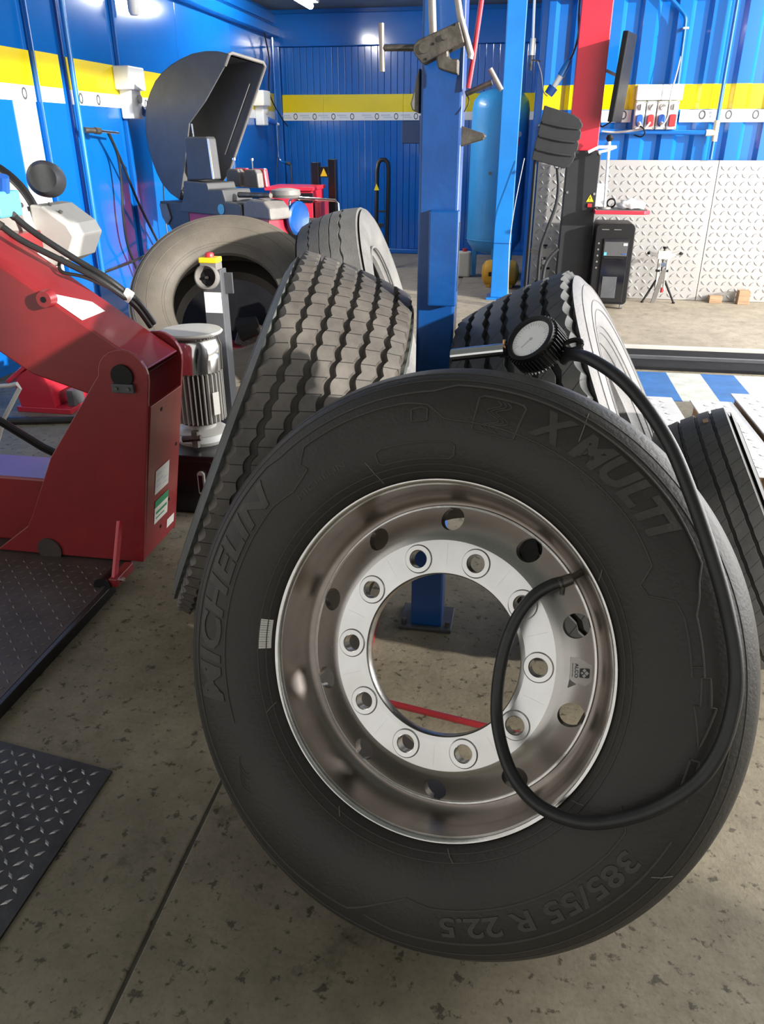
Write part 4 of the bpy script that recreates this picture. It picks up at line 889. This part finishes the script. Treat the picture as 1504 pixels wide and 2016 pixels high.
part(pc, 'blue_badge', m_cyan, lambda m: m.bb(.698, .72, 7.100, 7.108, .465, .49))
part(pc, 'blue_bar', m_bluesock, lambda m: m.bb(.845, .88, 7.099, 7.103, .475, .481))
part(pc, 'lower_panel', m_steelgrey, lambda m: m.bb(.71, .83, 7.104, 7.109, .11, .29), .002)
for k in range(5): part(pc, 'vent_hole', m_mgrey, lambda m: m.cyl((.648, 7.122, .56 - .05 * k), (.648, 7.117, .56 - .05 * k), .008, None, 10))
for k in range(2): part(pc, 'vent_slot', m_mgrey, lambda m: m.bb(.66 + .10 * k, .72 + .10 * k, 7.117, 7.121, .668, .674))
for x in (.65, .90):
    for y in (7.16, 7.48): part(pc, 'castor', m_mgrey, lambda m: m.cyl((x - .012, y, .034), (x + .012, y, .034), .022, None, 14).bb(x - .008, x + .008, y - .008, y + .008, .034, .06))
bp = thing('splash_panel', 'black ribbed plastic panel on a stand left of the red column', 'panel', (.17, 6.92, 0))
pol = [(.097, 1.595), (.328, 1.528), (.375, 1.50), (.402, 1.461), (.400, 1.44), (.386, 1.425), (.398, 1.405), (.394, 1.36), (.378, 1.345), (.388, 1.32), (.382, 1.275), (.366, 1.262), (.370, 1.235), (.35, 1.19), (.32, 1.155), (.289, 1.145), (.028, 1.211)]
part(bp, 'panel', m_charcoal, lambda m: m.xz(pol, 6.90, 6.925), .006)
for k in range(3):
    z = 1.475 - .095 * k; x = .09 - .016 * k; part(bp, 'rib', m_charcoal, lambda m: m.tube([(x, 6.900, z), (x + .15, 6.892, z - .03), (x + .28, 6.898, z - .045)], .010, 8, 4))
part(bp, 'pole', m_black, lambda m: m.cyl((.06, 6.94, .012), (.06, 6.94, 1.25), .016, None, 12))
part(bp, 'base', m_black, lambda m: m.bb(.0, .30, 6.86, 7.06, .012, .03), .004)
part(bp, 'cable', m_hose, lambda m: m.tube([(.239, 6.93, 1.15), (.262, 6.94, 1.0), (.252, 6.94, .86), (.20, 6.94, .68), (.163, 6.94, .53), (.160, 6.94, .32), (.17, 6.95, .03)], .014, 10, 6))
part(bp, 'cable', m_hose, lambda m: m.tube([(.31, 7.02, .52), (.24, 7.0, .44), (.205, 6.98, .33), (.20, 6.96, .03)], .014, 10, 6))
def clamp(label, loc):
    t = thing('wheel_clamp', label, 'clamp', loc, 'alignment wheel clamps'); X, Y, Z = loc
    B = lambda n, m, f, b=.002: part(t, n, m, f, b)
    for s_ in (-1, 1):
        B('slide_bar', m_lgrey, lambda m: m.cyl((X + s_ * .036, Y, Z + .13), (X + s_ * .036, Y, Z + .42), .0115, None, 12), 0)
        B('claw_arm', m_lgrey if s_ > 0 else m_mgrey, lambda m: m.box((X + s_ * .085, Y, Z + .42), (.10, .03, .03), (0, R(-16 * s_), 0)))
        B('claw_tip', m_black, lambda m: m.cyl((X + s_ * .130, Y, Z + .435), (X + s_ * .142, Y - .03, Z + .43), .013, None, 10), 0)
        B('leg', m_black, lambda m: m.cyl((X + s_ * .036, Y, Z + .20), (X + s_ * .135, Y - .03, Z + .012), .011, .009, 10), 0)
        B('foot', m_black, lambda m: m.cyl((X + s_ * .135, Y - .03, Z + .0), (X + s_ * .138, Y - .03, Z + .014), .014, None, 10), 0)
        B('lock_block', m_black, lambda m: m.bb(X + s_ * .036 - .018, X + s_ * .036 + .018, Y - .015, Y + .015, Z + .27, Z + .29))
    B('head_block', m_lgrey, lambda m: m.bb(X - .055, X + .055, Y - .016, Y + .016, Z + .38, Z + .45))
    B('spindle', m_tool, lambda m: m.cyl((X, Y, Z + .28), (X, Y, Z + .47), .012, None, 12), 0)
    B('knob', m_black, lambda m: m.cyl((X, Y, Z + .47), (X, Y, Z + .485), .02, None, 14), 0)
    B('hub_disc', m_chrome, lambda m: m.cyl((X, Y - .02, Z + .335), (X, Y - .03, Z + .335), .022, None, 18), 0)
    B('handle', m_mgrey, lambda m: m.box((X - .018, Y - .05, Z + .15), (.04, .014, .31), (R(10), R(9), 0)))
    B('red_tip', m_redsock, lambda m: m.cyl((X + .025, Y, Z + .09), (X + .025, Y, Z + .13), .014, None, 10), 0)
    return t
clamp('silver wheel clamp leaning upright against the aluminium panel', (1.262, 7.52, .012))
clamp('silver wheel clamp half hidden behind the pale tyre, beside the black panel stand', (.215, 7.5, .012))

# ------------------------------------------------------------------ sockets, pipes and cables on the right wall
sk = thing('socket_panel', 'white industrial socket panel with blue and red outlets on the right wall', 'socket panel', (1.05, 7.68, 1.55))
for x0, x1 in ((.862, 1.062), (1.064, 1.235)): part(sk, 'cover_box', m_lgrey if False else m_white, lambda m: m.bb(x0, x1, 7.62, 7.70, 1.652, 1.768), .006)
for k in range(4):
    x = .865 + k * .089; b = part(sk, 'socket_box', m_white, lambda m: m.bb(x, x + .080, 7.60, 7.70, 1.432, 1.645), .005)
    part(sk, 'rotary_switch', m_lgrey, lambda m: m.cyl((x + .042, 7.60, 1.600), (x + .042, 7.585, 1.600), .024, None, 20).box((x + .042, 7.580, 1.600), (.009, .012, .044), (0, R(30 * (k % 3)), 0)), parent=b)
    part(sk, 'outlet', m_redsock if k % 2 else m_bluesock, lambda m: m.xz(rounded(x + .012, x + .070, 1.452, 1.545, .025 if k < 3 else .012), 7.565, 7.60), .006, parent=b)
    for sx_, sz_ in ((.008, 1.44), (.072, 1.44), (.008, 1.637), (.072, 1.637)): part(sk, 'screw', m_tool, lambda m: m.cyl((x + sx_, 7.60, sz_), (x + sx_, 7.597, sz_), .004, None, 8), parent=b)
part(sk, 'plug', m_lgrey, lambda m: m.cyl((.905, 7.57, 1.475), (.912, 7.52, 1.455), .018, .014, 12))
part(sk, 'plug', m_lgrey, lambda m: m.cyl((1.085, 7.57, 1.475), (1.09, 7.53, 1.455), .018, .014, 12))
part(sk, 'plug_cable', m_black, lambda m: m.tube([(.912, 7.52, 1.455), (.94, 7.51, 1.435), (.955, 7.52, 1.40), (.93, 7.55, 1.375), (.88, 7.60, 1.39)], .006, 7, 5))
part(sk, 'plug_cable', m_lgrey, lambda m: m.tube([(.99, 7.55, 1.485), (.955, 7.54, 1.445), (.88, 7.58, 1.425), (.72, 7.62, 1.41), (.60, 7.64, 1.42)], .009, 8, 5))
part(sk, 'plug_cable', m_lgrey, lambda m: m.tube([(1.09, 7.53, 1.46), (1.125, 7.54, 1.53), (1.13, 7.58, 1.70), (1.16, 7.63, 1.85), (1.19, 7.66, 2.1)], .006, 8, 5))
cd = thing('blue_conduit', 'bent blue conduit pipe running up from the socket panel', 'pipe', (1.18, 7.66, 1.77))
part(cd, 'pipe', m_blue, lambda m: m.tube([(1.186, 7.655, 1.773), (1.182, 7.655, 2.0), (1.178, 7.655, 2.17), (1.17, 7.655, 2.24), (1.13, 7.655, 2.29), (1.05, 7.655, 2.36), (.98, 7.655, 2.42)], .017, 10, 5))
part(cd, 'pipe_clip', m_lgrey, lambda m: m.bb(1.160, 1.205, 7.635, 7.70, 2.16, 2.175), .002)
vp = thing('wall_pipe', 'blue air pipe with tee and valve on the right corrugated wall', 'pipe', (1.55, 7.66, 1.2))
part(vp, 'vertical_pipe', m_blue, lambda m: m.tube([(1.549, 7.65, 2.45), (1.546, 7.65, 1.5), (1.545, 7.65, 1.20)], .016, 10))
part(vp, 'horizontal_pipe', m_blue, lambda m: m.cyl((.10, 7.65, 1.425), (1.53, 7.65, 1.405), .020, None, 12))
part(vp, 'tee_fitting', m_jug, lambda m: m.cyl((1.47, 7.65, 1.405), (1.535, 7.65, 1.405), .026, None, 14).cyl((1.546, 7.65, 1.34), (1.546, 7.65, 1.50), .024, None, 14))
part(vp, 'valve_tap', m_tool, lambda m: m.cyl((.085, 7.62, 1.46), (.105, 7.58, 1.46), .022, None, 12).cyl((.095, 7.64, 1.42), (.095, 7.60, 1.47), .014, None, 10))
bpg = thing('hanging_plug', 'blue industrial plug with white neck hanging from a cable left of the red column', 'plug', (.17, 7.42, 1.68))
part(bpg, 'cable', m_steelgrey, lambda m: m.tube([(.315, 7.44, 2.74), (.312, 7.43, 2.3), (.325, 7.42, 2.12), (.300, 7.41, 1.99), (.262, 7.40, 1.92)], .009, 8, 6))
part(bpg, 'sleeve', m_blue_light, lambda m: m.cyl((.272, 7.40, 1.935), (.215, 7.40, 1.825), .026, .030, 16))
part(bpg, 'neck', m_white, lambda m: m.cyl((.215, 7.40, 1.825), (.165, 7.40, 1.745), .024, .022, 16))
part(bpg, 'collar', m_bluesock, lambda m: m.cyl((.165, 7.40, 1.745), (.128, 7.40, 1.690), .040, .036, 18))

# ------------------------------------------------------------------ left wall fittings
ap = thing('air_pipe', 'blue vertical air pipe with coupling and spray gun on the left wall', 'pipe', (-3.11, 5.6, 1.4))
part(ap, 'pipe', m_blue_light, lambda m: m.cyl((-3.105, 5.60, .45), (-3.105, 5.60, 2.74), .019, None, 12))
part(ap, 'coupling', m_tool, lambda m: m.cyl((-3.08, 5.60, 1.415), (-3.05, 5.69, 1.412), .020, .018, 12).cyl((-3.05, 5.69, 1.412), (-3.04, 5.74, 1.41), .023, .023, 10))
part(ap, 'nozzle', m_chrome, lambda m: m.cyl((-3.04, 5.74, 1.41), (-3.02, 5.98, 1.398), .010, .008, 10))
for a in ([(-3.04, 5.86, 1.40), (-3.05, 5.98, 1.25), (-3.06, 6.0, 1.05), (-3.07, 5.98, .84), (-3.08, 6.0, .62), (-3.09, 6.10, .44), (-3.05, 6.25, .10), (-2.95, 6.3, .02)], [(-3.04, 5.87, 1.40), (-3.06, 6.05, 1.20), (-3.08, 6.28, .90), (-3.09, 6.55, .59), (-3.10, 6.80, .30), (-3.08, 6.95, .02)], [(-3.10, 5.62, .45), (-3.06, 6.1, .48), (-3.0, 6.7, .56), (-2.95, 7.0, .5)]):
    part(ap, 'air_hose', m_hose, lambda m: m.tube(a, .0105, 8, 6))
def jbox(label, y, z, flip=1):
    t = thing('junction_box', label, 'socket box', (-3.12, y, z), 'socket boxes on the left wall')
    part(t, 'upper_box', m_white, lambda m: m.bb(-3.155, -3.02, y - .14, y + .13, z + .14, z + .30), .012)
    part(t, 'socket_body', m_white, lambda m: m.bb(-3.155, -3.05, y - .08, y + .09, z - .06, z + .15), .012)
    part(t, 'switch_knob', m_lgrey, lambda m: m.cyl((-3.05, y + .03, z + .08), (-3.03, y + .03, z + .08), .03, None, 16))
    part(t, 'blue_plug', m_bluesock, lambda m: m.cyl((-3.06, y + .08, z), (-3.00, y + .20, z - .03), .036, .028, 14))
    part(t, 'plug_tail', m_white, lambda m: m.cyl((-3.00, y + .20, z - .03), (-2.98, y + .26, z - .045), .016, .014, 10))
    part(t, 'cable', m_steelgrey, lambda m: m.tube([(-2.98, y + .26, z - .045), (-3.0, y + .30, z - .2), (-3.05, y + .30, z - .6), (-3.06, y + .30, z - 1.0), (-3.05, y + .36, z - 1.4)], .006, 6, 5)); return t
jbox('white socket box with blue plug on the left wall, left of the grey hood', 6.42, 1.56)
jbox('white socket box with blue plug on the left wall near the back corner', 9.75, 1.56)
cc = thing('corner_pipe', 'thin blue pipe with elbow and cable in the back left corner', 'pipe', (-3.1, 10.3, 1.0))
part(cc, 'pipe', m_blue, lambda m: m.tube([(-3.09, 10.30, 2.44), (-3.09, 10.30, 1.16), (-3.06, 10.30, 1.10), (-2.98, 10.30, 1.09)], .016, 8))
part(cc, 'elbow', m_tool, lambda m: m.cyl((-2.99, 10.30, 1.09), (-2.94, 10.30, 1.07), .022, .02, 10))
part(cc, 'cable', m_hose, lambda m: m.tube([(-2.94, 10.30, 1.07), (-2.90, 10.2, .85), (-2.84, 10.0, .60)], .01, 8, 5))
part(cc, 'upper_cable', m_black, lambda m: m.tube([(-3.06, 9.9, 2.44), (-3.08, 10.1, 2.2), (-3.07, 10.0, 1.85), (-3.0, 10.2, 1.6), (-2.95, 10.3, 1.5)], .008, 6, 5))
lf = thing('fluorescent_lamp', 'lit fluorescent tube lamp under the ceiling near the back wall', 'lamp', (-2.3, 8.5, 2.5))
part(lf, 'housing', m_white, lambda m: m.bb(-2.36, -2.20, 7.75, 9.05, 2.60, 2.66), .01)
part(lf, 'tube', m_lamp, lambda m: m.cyl((-2.28, 7.80, 2.57), (-2.28, 9.0, 2.57), .03, None, 14))
for y in (8.0, 8.8): part(lf, 'hanger', m_tool, lambda m: m.cyl((-2.28, y, 2.66), (-2.28, y, 2.75), .006, None, 8))
ll = thing('wall_lamp', 'small white oval lamp high on the left wall', 'lamp', (-3.1, 6.6, 2.3))
part(ll, 'globe', m_white, lambda m: m.lathe([(0, -.10), (.03, -.095), (.042, -.07), (.045, 0), (.042, .09), (0, .10)], 20, (-3.06, 6.58, 2.31)))
part(ll, 'bracket', m_steelgrey, lambda m: m.bb(-3.155, -3.08, 6.54, 6.60, 2.32, 2.40), .004)

# ------------------------------------------------------------------ wheel balancer with raised hood
e_, u_ = V(.5, .866, 0), V(.866, -.5, 0); P0 = V(-2.35, 6.0, 0)
bal = thing('wheel_balancer', 'wheel balancer with large dark grey hood raised, in front of the left wall', 'balancer', (-2.2, 6.2, 0))
def bpz(m, pts, v0, v1): m.prism(pts, P0 + e_ * v0, u_, (0, 0, 1), e_, v1 - v0)
OUT = [(.337, 1.88), (.21, 1.905), (.082, 1.912), (-.06, 1.905), (-.199, 1.879), (-.32, 1.848), (-.432, 1.805), (-.53, 1.752), (-.61, 1.683), (-.67, 1.615), (-.705, 1.537), (-.725, 1.45), (-.728, 1.366), (-.715, 1.28), (-.685, 1.192), (-.645, 1.11), (-.589, 1.034), (-.50, .970), (-.389, .926)]
INN = [(-.34, 1.025), (-.256, 1.241), (-.173, 1.463), (.033, 1.602), (.277, 1.811)]
hood = part(bal, 'hood', m_hood, lambda m: bpz(m, OUT + INN, 0, .012), .004)
part(bal, 'hood_back', m_hood, lambda m: bpz(m, [(q[0] + .02, q[1] - .04) for q in OUT] + [(-.30, .98), (-.135, 1.108), (.357, 1.832)], .30, .312), .004, parent=hood)
def skin(m):
    a = OUT; o = [P0 + u_ * p_[0] + V(0, 0, p_[1]) for p_ in a]; n_ = len(o); far = [q + e_ * .305 + u_ * .02 - V(0, 0, .04) for q in o]
    ins = [P0 + u_ * (p_[0] * .98) + V(0, 0, 1.4 + (p_[1] - 1.4) * .975) for p_ in a]; fin_ = [q + e_ * .305 + u_ * .02 - V(0, 0, .04) for q in ins]
    m.add(o + far, [(i, i + 1, i + 1 + n_, i + n_) for i in range(n_ - 1)], True); m.add(ins + fin_, [(i, i + n_, i + 1 + n_, i + 1) for i in range(n_ - 1)], True)
part(bal, 'hood_rim', m_hood, skin, parent=hood)
rimp = [P0 + u_ * .285 + V(0, 0, 1.815), P0 + u_ * .337 + V(0, 0, 1.88), P0 + u_ * .345 + e_ * .02 + V(0, 0, 1.885), P0 + u_ * .357 + e_ * .29 + V(0, 0, 1.845), P0 + u_ * .357 + e_ * .305 + V(0, 0, 1.825), P0 + u_ * -.135 + e_ * .305 + V(0, 0, 1.108)]
part(bal, 'hood_edge', m_mgrey, lambda m: m.tube(rimp, .012, 8), parent=hood)
part(bal, 'hood_seam', m_lgrey, lambda m: m.tube([P0 + u_ * .20 + e_ * .29 + V(0, 0, 1.72), P0 + u_ * -.14 + e_ * .29 + V(0, 0, 1.25)], .004, 6), parent=hood)
part(bal, 'hood_arm', m_mgrey, lambda m: bpz(m, [(-.37, .93), (-.30, 1.20), (-.24, 1.24), (-.10, 1.05), (-.10, .93)], .05, .12), .006)
part(bal, 'hood_tube', m_chrome, lambda m: m.tube([P0 + u_ * -.165 + e_ * .02 + V(0, 0, 1.46), P0 + u_ * -.150 + e_ * .02 + V(0, 0, 1.30), P0 + u_ * -.08 + V(0, 0, 1.12)], .008, 8, 4))
dsp = part(bal, 'control_panel', m_dgrey, lambda m: bpz(m, [(-.052, 1.08), (-.037, 1.36), (-.025, 1.374), (.205, 1.374), (.222, 1.36), (.245, 1.096)], -.16, -.08), .01)
part(bal, 'panel_edge', m_chrome, lambda m: m.tube([P0 + u_ * .228 - e_ * .16 + V(0, 0, 1.36), P0 + u_ * .25 - e_ * .16 + V(0, 0, 1.10)], .008, 8), parent=dsp)
part(bal, 'body_cover', m_dgrey, lambda m: bpz(m, [(-.132, .864), (-.11, .90), (-.069, .978), (-.05, 1.08), (.221, 1.075), (.235, 1.03), (.384, 1.036), (.414, .957), (.569, .947), (.575, .858)], -.20, .06), .008)
part(bal, 'weight_tray', m_mgrey, lambda m: bpz(m, [(.58, .86), (.585, .96), (.66, .985), (.80, .975), (.855, .93), (.862, .858)], -.19, .0), .012)
part(bal, 'side_wing', m_dgrey, lambda m: bpz(m, [(-.49, .92), (-.13, .92), (-.13, .72), (-.36, .70), (-.47, .82)], -.12, .08), .01)
part(bal, 'wing_cap', m_mgrey, lambda m: bpz(m, [(-.475, .90), (-.38, .905), (-.345, .80), (-.40, .745), (-.455, .80)], -.135, -.12), .006)
part(bal, 'red_collar', m_red_far, lambda m: bpz(m, [(-.09, .72), (-.09, .864), (.80, .864), (.80, .72)], -.15, .03), .01)
part(bal, 'pedestal', m_black, lambda m: bpz(m, [(-.05, .0), (-.05, .72), (.76, .72), (.76, .0)], -.12, .02), .01)
part(bal, 'round_badge', m_cyan, lambda m: m.disc(P0 + u_ * .36 - e_ * .202 + V(0, 0, .905), -e_, .035, .003, 24))
for k, x in enumerate((.0, .20)):
    hb_ = part(bal, 'cone_holder', m_mgrey, lambda m: bpz(m, [(x, 1.03), (x + .01, 1.13), (x + .03, 1.155), (x + .14, 1.155), (x + .16, 1.13), (x + .17, 1.03)], .16, .22), .01)
    part(bal, 'red_back', m_red_far, lambda m: bpz(m, [(x + .02, 1.03), (x + .03, 1.16), (x + .17, 1.16), (x + .19, 1.03)], .22, .26), .01, parent=hb_)
    part(bal, 'holder_pin', m_chrome, lambda m: m.cyl(P0 + u_ * (x + .08) + e_ * .19 + V(0, 0, 1.155), P0 + u_ * (x + .08) + e_ * .19 + V(0, 0, 1.215), .006, None, 8).cyl(P0 + u_ * (x + .08) + e_ * .19 + V(0, 0, 1.215), P0 + u_ * (x + .08) + e_ * .19 + V(0, 0, 1.23), .015, None, 10), parent=hb_)
part(bal, 'shaft', m_tool, lambda m: m.cyl(P0 + u_ * .45 - e_ * .1 + V(0, 0, 1.0), P0 + u_ * .80 - e_ * .12 + V(0, 0, 1.01), .02, .016, 12))
part(bal, 'quick_nut', m_mgrey, lambda m: m.lathe([(0, 0), (.09, 0), (.105, .02), (.10, .05), (.05, .06), (0, .06)], 24, P0 + u_ * .80 + e_ * .02 + V(0, 0, .99), (0, 0, 1)))
part(bal, 'blue_wheel_disc', m_blue_post, lambda m: m.lathe([(0, .01), (.08, .012), (.10, .02), (.115, .01), (.115, -.01), (.10, -.02), (0, -.02)], 32, P0 + u_ * .83 + e_ * .10 + V(0, 0, .85), (.9, -.4, 0)))

mh = thing('mounting_head', 'rusty brown tyre mounting head on a dark red slide seen through the brown tyre', 'tool', (-1.42, 4.95, 0))
part(mh, 'slide', m_red, lambda m: m.bb(-2.0, -1.15, 4.9, 5.1, 0, .10), .01)
part(mh, 'dark_backing', m_black_matt, lambda m: m.bb(-2.42, -1.02, 5.12, 5.16, 0, .66), .004)  # black sheet added to imitate the shade inside the brown tyre
part(mh, 'upright', m_black, lambda m: m.box((-1.42, 5.0, .22), (.12, .12, .26)), .02)
part(mh, 'hook', m_rust, lambda m: m.xz([(-1.50, .20), (-1.36, .12), (-1.27, .16), (-1.26, .22), (-1.34, .26), (-1.36, .42), (-1.40, .46), (-1.44, .34)], 4.88, 4.96), .01)
part(mh, 'roller', m_black, lambda m: m.cyl((-1.80, 4.9, .22), (-1.68, 4.92, .25), .08, .06, 10))
part(mh, 'roller_fork', m_tool, lambda m: m.box((-1.76, 4.97, .17), (.16, .05, .18), (0, R(20), 0)), .01)

# ------------------------------------------------------------------ things along the back wall
rc = thing('tool_cabinet', 'red tool cabinet with black drawer front near the back wall', 'cabinet', (-2.28, 8.1, 0))
part(rc, 'body', m_red_far, lambda m: m.bb(-2.50, -2.06, 7.95, 8.40, .03, .90), .008)
part(rc, 'top_tray', m_red_far, lambda m: m.bb(-2.54, -2.04, 7.92, 8.43, .90, .935), .006)
part(rc, 'control_front', m_black, lambda m: m.bb(-2.22, -2.055, 7.94, 7.955, .79, .88), .003)
part(rc, 'gauge', m_lgrey, lambda m: m.cyl((-2.19, 7.94, .835), (-2.19, 7.93, .835), .02, None, 14))
part(rc, 'yellow_label', m_warn, lambda m: m.bb(-2.18, -2.09, 7.945, 7.951, .58, .655))
part(rc, 'lower_panel', m_red, lambda m: m.bb(-2.04, -1.98, 7.95, 8.3, .03, .80), .006)
for x in (-2.45, -2.1): part(rc, 'castor', m_black, lambda m: m.cyl((x - .015, 8.0, .02), (x + .015, 8.0, .02), .02, None, 12))
wl_ = thing('wheel_lifter', 'black two-mast wheel lifter with yellow warning triangle at the back wall', 'lifter', (-2.06, 8.55, 0))
for x in (-2.165, -1.985): part(wl_, 'mast', m_black_metal, lambda m: m.bb(x - .04, x + .04, 8.48, 8.60, .03, 1.14 + (.03 if x > -2.1 else 0)), .006)
part(wl_, 'cross_head', m_black_metal, lambda m: m.bb(-2.13, -2.02, 8.50, 8.58, 1.00, 1.10), .004)
part(wl_, 'warning_sign', m_warn, lambda m: m.xz([(-2.11, 1.01), (-2.035, 1.01), (-2.072, 1.085)], 8.494, 8.50))
part(wl_, 'cylinder', m_chrome, lambda m: m.cyl((-2.20, 8.46, .55), (-2.20, 8.46, .93), .025, None, 12))
part(wl_, 'fork', m_black_metal, lambda m: m.bb(-1.95, -1.45, 8.45, 8.52, .52, .56), .004)
part(wl_, 'foot', m_black_metal, lambda m: m.bb(-2.22, -1.92, 8.1, 8.9, 0, .03), .004)
ct = thing('hand_cart', 'small black cart with chrome push handle behind the brown tyre', 'cart', (-1.85, 6.95, 0))
part(ct, 'box', m_black, lambda m: m.bb(-2.03, -1.78, 6.85, 7.2, .04, .72), .008)
part(ct, 'side_panel', m_lgrey, lambda m: m.bb(-1.778, -1.762, 6.85, 7.2, .04, .725), .003)
part(ct, 'push_handle', m_chrome, lambda m: m.tube([(-2.015, 6.9, .70), (-1.99, 6.9, .88), (-1.965, 6.9, .905), (-1.60, 6.95, .885), (-1.575, 6.95, .86), (-1.57, 6.95, .70)], .012, 10))
for x in (-1.98, -1.83): part(ct, 'castor', m_black, lambda m: m.cyl((x - .012, 6.9, .022), (x + .012, 6.9, .022), .022, None, 12))
ht = thing('hand_truck', 'narrow black tubular hand truck standing against the back wall', 'hand truck', (-1.56, 9.3, 0))
part(ht, 'frame', m_black_metal, lambda m: m.tube([(-1.66, 9.2, .02), (-1.645, 9.25, 1.05), (-1.63, 9.25, 1.12), (-1.60, 9.25, 1.15), (-1.555, 9.25, 1.15), (-1.525, 9.25, 1.12), (-1.515, 9.25, 1.05), (-1.53, 9.2, .02)], .024, 10))
for z in (.30, .62): part(ht, 'cross_bar', m_black_metal, lambda m: m.cyl((-1.65, 9.23, z), (-1.52, 9.23, z), .010, None, 8))
part(ht, 'warning_sign', m_warn, lambda m: m.xz([(-1.675, .84), (-1.615, .84), (-1.645, .91)], 9.212, 9.216))
part(ht, 'toe_plate', m_black_metal, lambda m: m.bb(-1.72, -1.47, 9.02, 9.22, 0, .012), .002)
